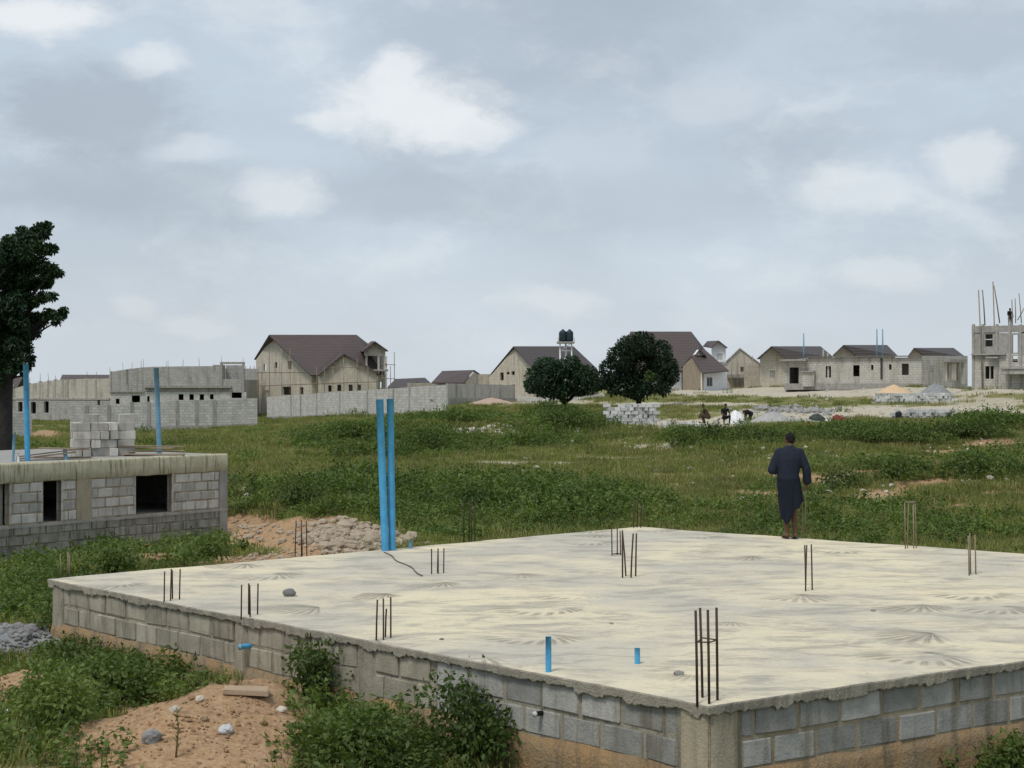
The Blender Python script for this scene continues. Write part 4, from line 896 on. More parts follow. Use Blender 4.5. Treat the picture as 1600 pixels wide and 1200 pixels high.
panel(FB, 'front_wall', l9, [(1226, 608), (1440, 608), (1440, 558.6), (1263, 559), (1226, 563)], [(1233.5, 1248, 574, 602), (1290, 1298.5, 572, 590), (1333, 1343, 570.5, 588), (1361, 1364.5, 570, 578), (1389, 1393, 569, 577.5), (1409, 1420, 568, 586)], RENDG)
panel(FB, 'wing_wall', l9b, [(1440.3, 608), (1512, 608), (1512, 556), (1440.3, 556)], [(1477, 1483, 567, 596), (1487, 1497, 568, 594)], RENDG); bxp(FB, 'blocked_window', l9b, 1452, 1460, 570, 580, -.02, -.004, FARBRKD)
bxp(FB, 'roof_edge', l9, 1222, 1262, 561.5, 564.5, -.9, .5, CONC); bxp(FB, 'porch_beam', l9b, 1474, 1500, 562, 566, -.8, -.004, CONC); bxp(FB, 'porch_post', l9b, 1497, 1499.5, 566.2, 600, -.7, -.4, RENDG)
bxp(FB, 'lintel_shelf', l9, 1254, 1274, 579.5, 582, -.8, -.004, CONC); bxp(FB, 'half_wall', l9, 1256, 1274, 582.3, 604, -.6, -.3, RENDG)
bxp(FB, 'roof_edge', l9, 1262.3, 1440, 555.5, 558.5, -.35, .2, plain('stained_dark_concrete', (.16, .15, .135), .9))
for p in (1313, 1358, 1394): bxp(FB, 'column', l9, p-1.1, p+1.1, 556, 566, -.05, .25, CONC)
bxp(FB, 'drain_pipe', l9, 1376, 1379, 560, 592, -.12, -.004, plain('dark_pipe', (.05, .05, .05), .5)); bxp(FB, 'plinth', l9, 1226, 1440, 599, 609, -.2, -.003, CONC); bxp(FB, 'roof_deck', l9, 1226, 1440, 559.5, 562, .23, 9, CONC)
bx(FB, 'rear_wall', l9, 0, l9.L, 2.8, 5.9, 9.01, 9.2, RENDG); bx(FB, 'side_wall', l9, .0, .2, 2.8, 5.9, .23, 9, RENDG); bx(FB, 'partition_wall', l9, 4.5, 4.7, 2.8, 5.8, .23, 9, RENDG); bx(FB, 'partition_wall', l9, 9.5, 9.7, 2.8, 5.8, .23, 9, RENDG)
bx(FB, 'roof_deck', l9b, 0.1, l9b.L, 6.0, 6.15, .23, 6, CONC); bx(FB, 'rear_wall', l9b, .1, l9b.L, 2.8, 6.0, 6.01, 6.2, RENDG)
for (p, y0, y1, lab) in ((1255.6, 521, 562, 'single thin blue-grey vent pipe rising over the leftmost bungalow roof'), (1370, 514, 558, 'left one of two thin blue vent pipes above the flat bungalow'), (1379, 514, 558, 'right one of two thin blue vent pipes above the flat bungalow')):
    pole('vent_pipe', P(p, y1+2, 165.5), P(p, y0, 165.5), .075, BLUEP, lab, 'pipe', None, 'vent pipes over the bungalows')
for p in (1284, 1291): bxp(FB, 'parapet_post', l9, p, p+2.2, 546 if p == 1284 else 551, 560, .3, .55, RENDG)
# ------------------------------------------------------------------ tall frame building, right edge
TB = thing('frame_building', P(1560, 606, 140), 'tall grey unfinished two-storey block building at the right edge', 'building'); lt = Line(1518.5, 140, 1720, 134)
panel(TB, 'upper_wall', lt, [(1518.5, 553.5), (1720, 553.5), (1720, 520.5), (1518.5, 520.5)], [(1539.5, 1551, 522, 541.5), (1582, 1590, 523, 551), (1615, 1630, 524, 545)], CONC)
panel(TB, 'lower_wall', lt, [(1518.5, 612), (1720, 612), (1720, 554), (1518.5, 554)], [(1539.5, 1546, 572, 592), (1547.5, 1552.5, 572, 592), (1582, 1590, 556, 566), (1576, 1592, 576, 585)], RENDG)
bxp(TB, 'parapet', lt, 1518.5, 1720, 505.5, 520.2, -.06, .25, CONC); bxp(TB, 'ledge', lt, 1518.5, 1572, 552.3, 555, -.35, -.004, CONC); bxp(TB, 'hood', lt, 1544, 1562, 557.5, 560, -.6, -.004, CONC)
bxp(TB, 'balcony_slab', lt, 1571, 1640, 574, 577, -1.6, -.004, CONC); bxp(TB, 'balcony_wall', lt, 1572, 1640, 577.2, 585, -1.5, -1.3, FARBRKD)
for p in (1519, 1534, 1556, 1576, 1593): bxp(TB, 'column', lt, p, p+3.4, 506.5, 606, -.09, .2, CONC)
bxp(TB, 'window_frame', lt, 1539.8, 1550.6, 529.6, 531, .05, .12, WHITE)
lt2 = bx(TB, 'side_wall', lt, .01, .25, 2.6, 8.49, .26, 7, CONC); bx(TB, 'roof_deck', lt, .26, lt.L, 8.5, 8.65, .26, 7, CONC); bx(TB, 'floor_slab', lt, .26, lt.L, 5.6, 5.78, .26, 7, CONC)
bx(TB, 'rear_wall', lt, .26, lt.L, 2.6, 5.58, 7.01, 7.2, CONC); bx(TB, 'rear_wall', lt, 2.2, lt.L, 5.8, 8.49, 7.01, 7.2, CONC)
for k, (xa, ya, xb, yb) in enumerate([(1535, 607, 1529, 453), (1539, 508, 1535, 453), (1556, 607, 1551.5, 440), (1562, 505, 1553, 446), (1582, 510, 1581, 468), (1587, 505, 1586, 466), (1596, 505, 1592, 458), (1590, 500, 1601, 480)]):
    lab = ['longest bamboo pole leaning on the left face of the tall frame building', 'second bamboo pole from left above the tall frame building', 'tallest bamboo pole, above the window of the tall frame building', 'bamboo pole slanting right beside the tallest one',
           'thin pole left of the worker on the tall frame building', 'thin pole right behind the worker on the tall frame building', 'bamboo pole near the right picture edge above the frame building', 'slanting stick at the right picture edge above the frame building'][k]
    D = 139.6 if yb < 460 and ya > 600 else 140.3
    pole('bamboo_pole', P(xa, ya, D-.4 if ya > 600 else D), P(xb, yb, D), .06 if k < 4 else .045, BAMB, lab, 'pole', None, 'bamboo poles on the tall frame building')
# ------------------------------------------------------------------ foliage builders
def leaves_mesh(name, cen, nrm_dirs, size, mat, aspect=.5, bend=.25, up=.5, seed=0):
    """many bent leaf blades (two quads each would be costly: one folded pair of triangles) at the given centres"""
    g = np.random.default_rng(seed); n = len(cen); cen = np.asarray(cen, float)
    d = np.asarray(nrm_dirs, float)+g.normal(0, .55, (n, 3)); d[:, 2] -= .12
    d /= np.linalg.norm(d, axis=1)[:, None]+1e-9
    r = g.normal(0, 1, (n, 3)); r[:, 2] += up; s = np.cross(d, r); s /= np.linalg.norm(s, axis=1)[:, None]+1e-9
    nn = np.cross(s, d)
    L_ = (np.asarray(size)*g.uniform(.7, 1.3, n))[:, None]; W = L_*aspect*.5
    a = cen-d*L_*.5; t_ = cen+d*L_*.5-nn*L_*bend*.3; l = cen+s*W+nn*L_*bend*.2; rr_ = cen-s*W+nn*L_*bend*.2
    V = np.stack([a, l, t_, rr_], 1).reshape(-1, 3); i = np.arange(n)*4
    Fc = np.concatenate([np.stack([i, i+1, i+2], 1), np.stack([i, i+2, i+3], 1)])
    m = bpy.data.meshes.new(name); m.vertices.add(len(V)); m.vertices.foreach_set('co', V.ravel())
    m.loops.add(len(Fc)*3); m.loops.foreach_set('vertex_index', Fc.ravel().astype(np.int32))
    m.polygons.add(len(Fc)); m.polygons.foreach_set('loop_start', np.arange(0, len(Fc)*3, 3, dtype=np.int32)); m.update(calc_edges=True)
    if mat: m.materials.append(mat)
    return m
def clump_pts(g, lobes, dens, shell=.55):
    """leaf centres filling ellipsoidal lobes, denser towards their skins"""
    C, Dn = [], []
    for (c, r, rz) in lobes:
        n = max(8, int(dens*r*r)); v = g.normal(0, 1, (n, 3)); v /= np.linalg.norm(v, axis=1)[:, None]
        rad = (shell+(1-shell)*g.uniform(0, 1, n)**.7)[:, None]*r
        k = v*rad; k[:, 2] *= rz/r
        C.append(np.array(c)[None]+k); Dn.append(v+np.array([0, 0, -.25]))
    return np.concatenate(C), np.concatenate(Dn)
def branch(a, b, r0, r1, sag=.12, n=5, seed=0):
    rr_ = random.Random(seed); a, b = Vector(a), Vector(b); Lg = (b-a).length; pts = []
    for k in range(n+1):
        f = k/n; p = a.lerp(b, f)+Vector((rr_.uniform(-1, 1), rr_.uniform(-1, 1), rr_.uniform(-.5, .5)))*Lg*.05*(0 < k < n); p.z += -sag*Lg*math.sin(math.pi*f); pts.append(p)
    return tube_vf(pts, [r0+(r1-r0)*k/n for k in range(n+1)], 8)
# ------------------------------------------------------------------ trees
def mango(label, px, pybase, D, lobes_px, seed):
    q = P(px, pybase, D); q.z = tz(q.x, q.y)-.1
    o = thing('mango_tree', q, label, 'tree', 'round mango trees')
    g = np.random.default_rng(seed); lobes = []
    for (lx, ly, lr) in lobes_px:
        r = lr/F*D
        for k in range(3):
            c = P(lx+g.uniform(-.25, .25)*lr, ly+g.uniform(-.2, .2)*lr, D+g.uniform(-2.4, 2.4)*(1-.0*k)); lobes.append(((c.x, c.y, c.z), r*g.uniform(.75, 1.0), r*g.uniform(.7, .95)))
    C, Dn = clump_pts(g, lobes, 260); crown = obj('crown', leaves_mesh('crown', C, Dn, .34, LEAF_M, .42, .3, .4, seed), LEAF_M, o)
    fork = P(px+.5, pybase-14, D)
    parts = [tube_vf([q, q+(fork-q)*.5+Vector((.05, 0, 0)), fork], [.34, .25, .22], 10)]
    for k, (lx, ly, lr) in enumerate(lobes_px[::2]): parts.append(branch(fork-Vector((0, 0, .4*(k % 2))), P(lx, ly+lr*.3, D+(k % 3-1)*1.2), .17, .05, -.02, 5, k))
    obj('trunk', mesh('trunk', *join_vf(parts), smooth=True), BARKD, o)
    return o
m1 = mango('wide low round mango tree left of the taller one', 880, 637, 150, [(838, 590, 22), (832, 603, 16), (855, 578, 22), (875, 574, 22), (895, 575, 22), (912, 585, 22), (920, 600, 18), (885, 595, 28), (860, 605, 20), (905, 607, 18), (930, 598, 14), (845, 612, 12), (880, 612, 14)], 21)
m2 = mango('taller dark round mango tree with one yellow green sprig', 997, 632, 148, [(985, 545, 24), (1005, 538, 22), (968, 560, 24), (1025, 550, 24), (1040, 570, 22), (1000, 570, 34), (958, 580, 22), (950, 595, 16), (1045, 592, 17), (1020, 600, 22), (985, 602, 22), (1000, 612, 16), (1035, 608, 13), (960, 606, 14), (940, 600, 12), (1048, 578, 14)], 22)
g = np.random.default_rng(5); c = P(1015, 588, 144.2); C, Dn = clump_pts(g, [((c.x, c.y, c.z), .55, .6)], 420)
obj('young_leaves', leaves_mesh('young_leaves', C, Dn, .3, LEAF_MY, .42, .3, .4, 3), LEAF_MY, m2)
# big tree at the left edge
qT = P(2, 770, 58); qT.z = tz(qT.x, qT.y)-.1
TL = thing('leafy_tree', qT, 'tall dark leafy tree cut off by the left picture edge', 'tree')
lob = [(63, 362, 15), (72, 355, 9), (45, 372, 12), (35, 362, 10), (28, 372, 9), (77, 390, 10), (84, 388, 7), (62, 388, 12), (40, 395, 14), (18, 385, 16), (8, 400, 18), (30, 415, 18), (60, 415, 16), (78, 425, 14), (92, 428, 7), (70, 440, 12), (45, 440, 16), (20, 440, 20),
       (5, 430, 20), (68, 465, 10), (82, 463, 8), (50, 470, 12), (28, 470, 18), (8, 475, 20), (92, 492, 10), (100, 485, 6), (75, 490, 10), (88, 503, 7), (60, 500, 14), (38, 500, 16), (15, 505, 20), (50, 520, 12), (30, 530, 16), (5, 530, 18), (42, 545, 10), (48, 560, 7), (20, 555, 14), (48, 570, 5), (30, 572, 8), (8, 575, 12), (-15, 400, 26), (-25, 440, 28), (-20, 490, 28), (-25, 540, 26), (-45, 420, 28), (-50, 470, 32), (-50, 520, 30), (-30, 370, 18), (-75, 450, 30), (-80, 500, 30), (38, 585, 5), (15, 380, 14)]
g = np.random.default_rng(77); lobes = []; DT = 58
for (lx, ly, lr) in lob:
    r = lr/F*DT; c = P(lx, ly, DT+g.uniform(-1.6, 1.6)); lobes.append(((c.x, c.y, c.z), r*1.2, r*1.0))
    if lr > 11:
        for k in range(2):
            c = P(lx+g.uniform(-.8, .8)*lr, ly+g.uniform(-.7, .7)*lr, DT+g.uniform(-2, 2)); lobes.append(((c.x, c.y, c.z), r*.5, r*.45))
for (lx, ly, lr) in [(5, 545, 18), (22, 540, 15), (38, 528, 12), (2, 570, 15), (18, 575, 11), (34, 560, 10), (10, 520, 18), (30, 505, 15), (-5, 595, 10), (42, 575, 7), (14, 500, 16), (3, 480, 18), (25, 480, 14)]:
    c = P(lx, ly, DT-g.uniform(.6, 1.8)); lobes.append(((c.x, c.y, c.z), lr/F*DT*1.1, lr/F*DT*.9))
C, Dn = clump_pts(g, lobes, 2600, .3)
obj('crown', leaves_mesh('crown', C, Dn, .17, LEAF_T, .5, .3, .4, 7), LEAF_T, TL)
fork = P(8, 560, DT); parts = [tube_vf([qT, P(1, 690, DT), P(4, 620, DT), fork, P(10, 480, DT)], [.52, .43, .36, .30, .18], 14)]
for k, (lx, ly, lr) in enumerate(lob):
    if k % 3 == 0 or lr < 11: parts.append(branch(P(6, min(600, ly+70), DT), P(lx, ly, DT), .09, .02, -.04, 5, k))
obj('trunk', mesh('trunk', *join_vf(parts), smooth=True), BARK, TL)
# ------------------------------------------------------------------ proto plants for ground cover
hid = bpy.data.collections.new('plant_protos')
def proto(name, me):
    o = bpy.data.objects.new(name, me); return o
def grass_proto(seed, n, rad, h, mat, wd=.012):
    g = np.random.default_rng(seed); V, Fc = [], []
    for k in range(n):
        a = g.uniform(0, 6.28); r = rad*math.sqrt(g.uniform(0, 1)); x, y = r*math.cos(a), r*math.sin(a); hh = h*g.uniform(.45, 1.1)
        b = g.uniform(0, 6.28); ox, oy = math.cos(b), math.sin(b); sx, sy = -oy*wd, ox*wd; l = hh*g.uniform(.15, .7); i = len(V)
        V += [(x-sx, y-sy, -.02), (x+sx, y+sy, -.02), (x+ox*l*.35+sx*.7, y+oy*l*.35+sy*.7, hh*.6), (x+ox*l*.35-sx*.7, y+oy*l*.35-sy*.7, hh*.6), (x+ox*l, y+oy*l, hh*g.uniform(.8, 1))]
        Fc += [(i, i+1, i+2, i+3), (i+3, i+2, i+4)]
    m = mesh('grass', V, Fc); m.materials.append(mat); return m
def weed_proto(seed, nst, rad, h, leaf, mat, npl=9):
    g = np.random.default_rng(seed); C, Dn = [], []
    for k in range(nst):
        a = g.uniform(0, 6.28); r = rad*math.sqrt(g.uniform(0, 1)); hh = h*g.uniform(.45, 1.1)*(1-.35*r/rad); lx, ly = g.normal(0, .18, 2)*hh
        for j in range(npl):
            f = (j+g.uniform(0, 1))/npl; f = .12+.88*f; b = g.uniform(0, 6.28)
            C.append((r*math.cos(a)+lx*f+math.cos(b)*leaf*.45, r*math.sin(a)+ly*f+math.sin(b)*leaf*.45, hh*f)); Dn.append((math.cos(b), math.sin(b), .35))
    return leaves_mesh('weed', C, Dn, leaf, mat, .52, .35, 1.6, seed)
def scatter(name, protos, pts, rots, scl, idxs, kindlabel):
    coll = bpy.data.collections.new(name+'_protos')
    for k, me in enumerate(protos): coll.objects.link(bpy.data.objects.new('%s_%02d' % (name, k), me))
    m = bpy.data.meshes.new(name); m.vertices.add(len(pts)); m.vertices.foreach_set('co', np.asarray(pts, float).ravel())
    for nm, typ, dat in (('rot', 'FLOAT_VECTOR', rots), ('scl', 'FLOAT_VECTOR', scl)):
        at = m.attributes.new(nm, typ, 'POINT'); at.data.foreach_set('vector', np.asarray(dat, float).ravel())
    at = m.attributes.new('idx', 'INT', 'POINT'); at.data.foreach_set('value', np.asarray(idxs, np.int32))
    o = bpy.data.objects.new(name, m); COL.objects.link(o); o['kind'] = 'stuff'; o['label'] = kindlabel[0]; o['category'] = kindlabel[1]
    ng = bpy.data.node_groups.new(name, 'GeometryNodeTree'); ng.interface.new_socket('Geometry', in_out='INPUT', socket_type='NodeSocketGeometry'); ng.interface.new_socket('Geometry', in_out='OUTPUT', socket_type='NodeSocketGeometry')
    gi = ng.nodes.new('NodeGroupInput'); gout = ng.nodes.new('NodeGroupOutput'); ip = ng.nodes.new('GeometryNodeInstanceOnPoints'); ci = ng.nodes.new('GeometryNodeCollectionInfo')
    ci.inputs['Collection'].default_value = coll; ci.inputs['Separate Children'].default_value = True; ci.inputs['Reset Children'].default_value = True
    ip.inputs['Pick Instance'].default_value = True
    def na(nm, t_):
        q = ng.nodes.new('GeometryNodeInputNamedAttribute'); q.data_type = t_; q.inputs[0].default_value = nm; return q.outputs[0]
    e2r = ng.nodes.new('FunctionNodeEulerToRotation')
    ng.links.new(gi.outputs[0], ip.inputs['Points']); ng.links.new(ci.outputs[0], ip.inputs['Instance']); ng.links.new(na('idx', 'INT'), ip.inputs['Instance Index'])
    ng.links.new(na('rot', 'FLOAT_VECTOR'), e2r.inputs[0]); ng.links.new(e2r.outputs[0], ip.inputs['Rotation']); ng.links.new(na('scl', 'FLOAT_VECTOR'), ip.inputs['Scale']); ng.links.new(ip.outputs[0], gout.inputs[0])
    md = o.modifiers.new('scatter', 'NODES'); md.node_group = ng
    return o
LBQ = [Vector((v.x, v.y)) for v in (lnL.pt(0, 0, -.1), lnL.pt(u355+.05, 0, -.1), lnL.pt(u355+.05, 0, 7.6), lnL.pt(0, 0, 7.6))]
def frus(n, d0, d1, g, pw=2.0, margin=.45):
    n = int(n*1.2)
    f = g.uniform(0, 1, n); d = (d0**pw+f*(d1**pw-d0**pw))**(1/pw); u = g.uniform(-margin, margin, n); x = u*d
    z = terr(x, d); keep = np.ones(n, bool)
    for i in range(n):
        if 11 < d[i] < 29 and inquad(x[i], d[i], .07): keep[i] = False
        elif 34 < d[i] < 52 and x[i] < -5 and inquad(x[i], d[i], .05, LBQ): keep[i] = False
    return x[keep], d[keep], z[keep]
def occl(x, y, z, h):
    """True where a plant would be wholly hidden behind the slab"""
    px, py = proj(x, y, z+h)
    ylo = np.interp(px, [82, 1000, 1650], [904, 823, 870]); return (y > 15) & (py > ylo+22) & (px > 110) & (y > 20.5) & (x/y > -.27)
PG = [grass_proto(k, 60, .42, .17, LEAF_G, .010) for k in range(3)]+[grass_proto(10, 50, .4, .2, LEAF_D, .009)]
PW = [weed_proto(30+k, 14, .42, .42, .085, LEAF_W) for k in range(3)]+[weed_proto(40+k, 16, .45, .5, .075, LEAF_B) for k in range(2)]
PB = [weed_proto(50+k, 34, .62, .85, .10, LEAF_B, 12) for k in range(3)]
def place(name, protos, x, y, z, g, smin, smax, weights, lab, grow=None):
    n = len(x); s = g.uniform(smin, smax, n)*(grow(x, y) if grow else 1)
    rot = np.stack([g.normal(0, .08, n), g.normal(0, .08, n), g.uniform(0, 6.28, n)], 1)
    return scatter(name, protos, np.stack([x, y, z-.02], 1), rot, np.stack([s, s, s*g.uniform(.75, 1.25, n)], 1), g.choice(len(protos), n, p=weights), lab)
g = np.random.default_rng(99)
# short field grass
parts = []
for (n, d0, d1) in ((9000, 10, 30), (13000, 28, 60), (16000, 60, 110), (8000, 110, 200)):
    x, y, z = frus(n, d0, d1, g); d, p, l = cover(x, y, z)
    keep = (g.uniform(0, 1, len(x)) > np.maximum(d*1.35, p*1.25)) & ~occl(x, y, z, .35) & (vnoise(x, y, 3, 12)+vnoise(x, y, 1.2, 13) > .55)
    parts.append((x[keep], y[keep], z[keep]))
x, y, z = (np.concatenate([q[i] for q in parts]) for i in range(3))
place('field_grass', PG, x, y, z, g, .6, 1.25, [.29, .29, .27, .15], ('short olive green grass over the open field', 'grass'), lambda x, y: np.clip(.65+y/90, .7, 1.7))
# broad-leaved weeds in the lush bands
parts = []
for (n, d0, d1) in ((11000, 10, 30), (9000, 28, 60), (12000, 60, 120), (2500, 120, 185)):
    x, y, z = frus(n, d0, d1, g); d, p, l = cover(x, y, z)
    pr = np.clip(l*(.35+.9*vnoise(x, y, 1.6, 21))+.10*(vnoise(x, y, 4, 22) > .58), 0, 1)*(1-np.clip(d*1.2, 0, 1))*(1-np.clip(p, 0, .9))
    keep = (g.uniform(0, 1, len(x)) < pr) & ~occl(x, y, z, .7)
    parts.append((x[keep], y[keep], z[keep]))
x, y, z = (np.concatenate([q[i] for q in parts]) for i in range(3))
place('weeds', PW, x, y, z, g, .5, 1.2, [.22, .22, .2, .18, .18], ('dense broad-leaved green weeds in the field and round the slab', 'weeds'), lambda x, y: np.clip(.62+y/70, .75, 1.7)*(.6+.8*vnoise(x, y, 2.5, 31)))
# bushes one can pick out
BN = 0
def bush(px, py, w_m, h_m, label, mat=LEAF_B, D=None, leaf=.09, n=3.2, seed=None, group='bushes round the slab'):
    global BN
    BN += 1; q = P(px, py, D) if D else ground(px, py); q.z = tz(q.x, q.y)-.05
    o = thing('bush', q, label, 'bush', group); g = np.random.default_rng(seed or BN*13)
    lobes = []
    for k in range(7):
        a = g.uniform(0, 6.28); r = w_m*.5*g.uniform(.0, .62); lr = w_m*g.uniform(.2, .32); lobes.append(((q.x+math.cos(a)*r, q.y+math.sin(a)*r, q.z+h_m*g.uniform(.3, .78)), lr, min(lr, h_m*.4)))
    C, Dn = clump_pts(g, lobes, n*330*(.06/leaf)**1.6, .25); ok = C[:, 2] > q.z+.03
    obj('foliage', leaves_mesh('foliage', C[ok], Dn[ok], leaf, mat, .5, .3, 1.0, BN), mat, o)
    st_ = [branch(q, Vector(l[0]), .014, .005, .0, 4, k) for k, l in enumerate(lobes)]
    obj('stem', mesh('stem', *join_vf(st_), smooth=True), BARK, o)
    return o
bush(478, 1090, .8, .72, 'upright dark bush against the foundation wall beside the earth mound', leaf=.06, n=9)
bush(745, 1196, 1.3, .85, 'largest dark bush against the foundation wall left of the near corner', leaf=.065, n=9)
bush(560, 1185, 1.3, .6, 'spreading green bush below the middle of the foundation wall', LEAF_W, leaf=.06, n=8)
bush(395, 1050, .5, .5, 'small bush by the blue pipe end in the foundation wall', LEAF_W, leaf=.055, n=9)
bush(105, 1003, .95, .6, 'dark bush at the foot of the foundation left corner', leaf=.06, n=8); bush(325, 1065, 1.1, .6, 'bright green bush left of the earth mound by the wall', LEAF_W, leaf=.06, n=8)
bush(90, 1140, 1.2, .6, 'low leafy bush near the bottom left corner of the picture', LEAF_W, leaf=.06, n=8); bush(195, 1095, 1.2, .6, 'leafy bush between the bottom left bush and the earth mound', LEAF_B, leaf=.06, n=8)
bush(1570, 1195, .8, .55, 'dark bush against the right foundation wall at the picture corner', leaf=.06, n=8, D=13.6)
bush(180, 888, 1.3, .6, 'green bush before the block building left of the slab', D=30, leaf=.09, n=6); bush(330, 880, 1.1, .6, 'dark bush at the right foot of the block building', D=33, leaf=.09, n=6)
for (px, py, w_, h_, lab, D) in [(660, 705, 4.5, 1.5, 'broad bush in the field just right of the tall blue pipes', None), (560, 690, 4.5, 1.2, 'broad low bush in the field left of the tall blue pipes', None), (890, 668, 5, 1.5, 'rounded bush in the field below the left mango tree', None), (820, 700, 3.5, 1.2, 'bush on the stony rise below the low broken wall', None),
                       (1050, 700, 3.2, 1.1, 'small bush in front of the ground rows of blocks', None), (1110, 693, 3.0, 1.2, 'dark bush in front of the crouching workers', None), (1180, 692, 3.4, .9, 'bush in front of the pale sand heap', None), (1430, 693, 6, .9, 'long bush under the near right block stack', None), (1520, 685, 4.5, .8, 'bush right of the near right block stack', None), (1330, 693, 4, .8, 'bush in front of the red sheet', None),
                       (1320, 765, 2.4, .9, 'dark bush on the mound right of the standing man', None), (1400, 748, 2.2, .8, 'bush on the field mound behind the pale starter bars', None), (1540, 742, 2.2, .9, 'dark isolated bush in the right part of the field', None), (740, 800, 2.0, .9, 'tall weedy bush behind the slab right of the blue pipes', None), (470, 790, 2.2, .9, 'weedy bush above the earth heaps behind the slab', None), (900, 800, 2.0, .7, 'weedy bush behind the back corner of the slab', None),
                       (860, 645, 4, 1.0, 'low bush beside the left mango tree trunk', None), (720, 665, 4, 1.1, 'bush at the right end of the pale block wall', None)]:
    bush(px, py, w_, h_, lab, LEAF_B, D, .16 if w_ > 2.5 else .12, 2.6, None, 'bushes in the field')
# a tall dry stalk by the mound
q = ground(275, 1185); tag(obj('plant_stalk', mesh('stalk', *join_vf([tube_vf([q, q+Vector((.02, 0, .25)), q+Vector((.0, 0, .42))], [.01, .007, .003], 6)]+[tube_vf([q+Vector((.01, 0, .1+.035*k)), q+Vector((.05*math.cos(k*2.4), .05*math.sin(k*2.4), .13+.035*k))], [.012, .002], 5) for k in range(9)]), smooth=True), LEAF_D), 'single upright weed stalk on the orange earth mound', 'plant')
# ------------------------------------------------------------------ people
def capsule_vf(p0, p1, r0, r1, n=12):
    p0, p1 = Vector(p0), Vector(p1); d = (p1-p0); Lg = d.length
    d = d.normalized() if Lg > 1e-6 else Vector((0, 0, 1)); pts, rad = [], []
    for k in range(5): a = math.pi/2*(k/4); pts.append(p0-d*r0*math.cos(a)); rad.append(max(r0*math.sin(a), r0*.06))
    for k in range(1, 5): a = math.pi/2*(k/4); pts.append(p1+d*r1*math.sin(a)); rad.append(max(r1*math.cos(a), r1*.06))
    pts.insert(5, p0.lerp(p1, .5)) if Lg > .02 else None
    if Lg > .02: rad.insert(5, (r0+r1)/2)
    return tube_vf(pts, rad, n)
def fused(name, bones, voxel, mats, parent, M, extra=()):
    """one continuous skin grown over tapered bones; every face takes the material of its nearest bone"""
    me = mesh('tmp', *join_vf([capsule_vf(b[0], b[1], b[2], b[3]) for b in bones]+list(extra)))
    o = bpy.data.objects.new('tmp', me); COL.objects.link(o)
    md = o.modifiers.new('r', 'REMESH'); md.mode = 'VOXEL'; md.voxel_size = voxel; md.use_smooth_shade = True
    s = o.modifiers.new('s', 'SMOOTH'); s.factor = .5; s.iterations = 3
    bpy.context.view_layer.update(); dg = bpy.context.evaluated_depsgraph_get()
    out = bpy.data.meshes.new_from_object(o.evaluated_get(dg)); bpy.data.objects.remove(o)
    for m in mats: out.materials.append(m)
    if len(mats) > 1:
        n = len(out.polygons); c = np.empty(n*3); out.polygons.foreach_get('center', c); c = c.reshape(-1, 3); best = np.full(n, 9e9); mi = np.zeros(n, np.int32)
        for b in bones:
            a, d = np.array(b[0]), np.array(b[1])-np.array(b[0]); t_ = np.clip(((c-a)@d)/max(d@d, 1e-9), 0, 1)
            dist = np.linalg.norm(c-(a+t_[:, None]*d), axis=1)-(b[2]+(b[3]-b[2])*t_); k = dist < best; best[k] = dist[k]; mi[k] = b[4]
        out.polygons.foreach_set('material_index', mi)
    out.polygons.foreach_set('use_smooth', [True]*len(out.polygons)); out.update()
    out.name = name
    return obj(name, out, None, parent, M)
q = onslab(1236, 842); MM = TR(q)
man = thing('person', q, 'man in long navy tunic and dark wrap standing on the slab with his back turned', 'person')
Z = 1.0
def hand(w_, fwd, side, down, s=1.0):
    """palm, four fingers of unequal length and a thumb from the palm's side"""
    w_, f, sd_, dn = Vector(w_), Vector(fwd).normalized(), Vector(side).normalized(), Vector(down).normalized(); out = [(w_, w_+f*.075, .026, .032, 0)]
    for k, ln in enumerate((.066, .078, .073, .058)):
        a = w_+f*.075+sd_*(.024-.016*k); b_ = a+f*ln*.55; c_ = b_+(f*.55+dn*.6)*ln*.5; out += [(a, b_, .0095, .0088, 0), (b_, c_, .0088, .0075, 0)]
    a = w_+f*.02+sd_*.026; b_ = a+(f*.6+sd_*.7)*.045; out += [(a, b_, .012, .0105, 0), (b_, b_+f*.03+dn*.01, .0105, .009, 0)]
    return out
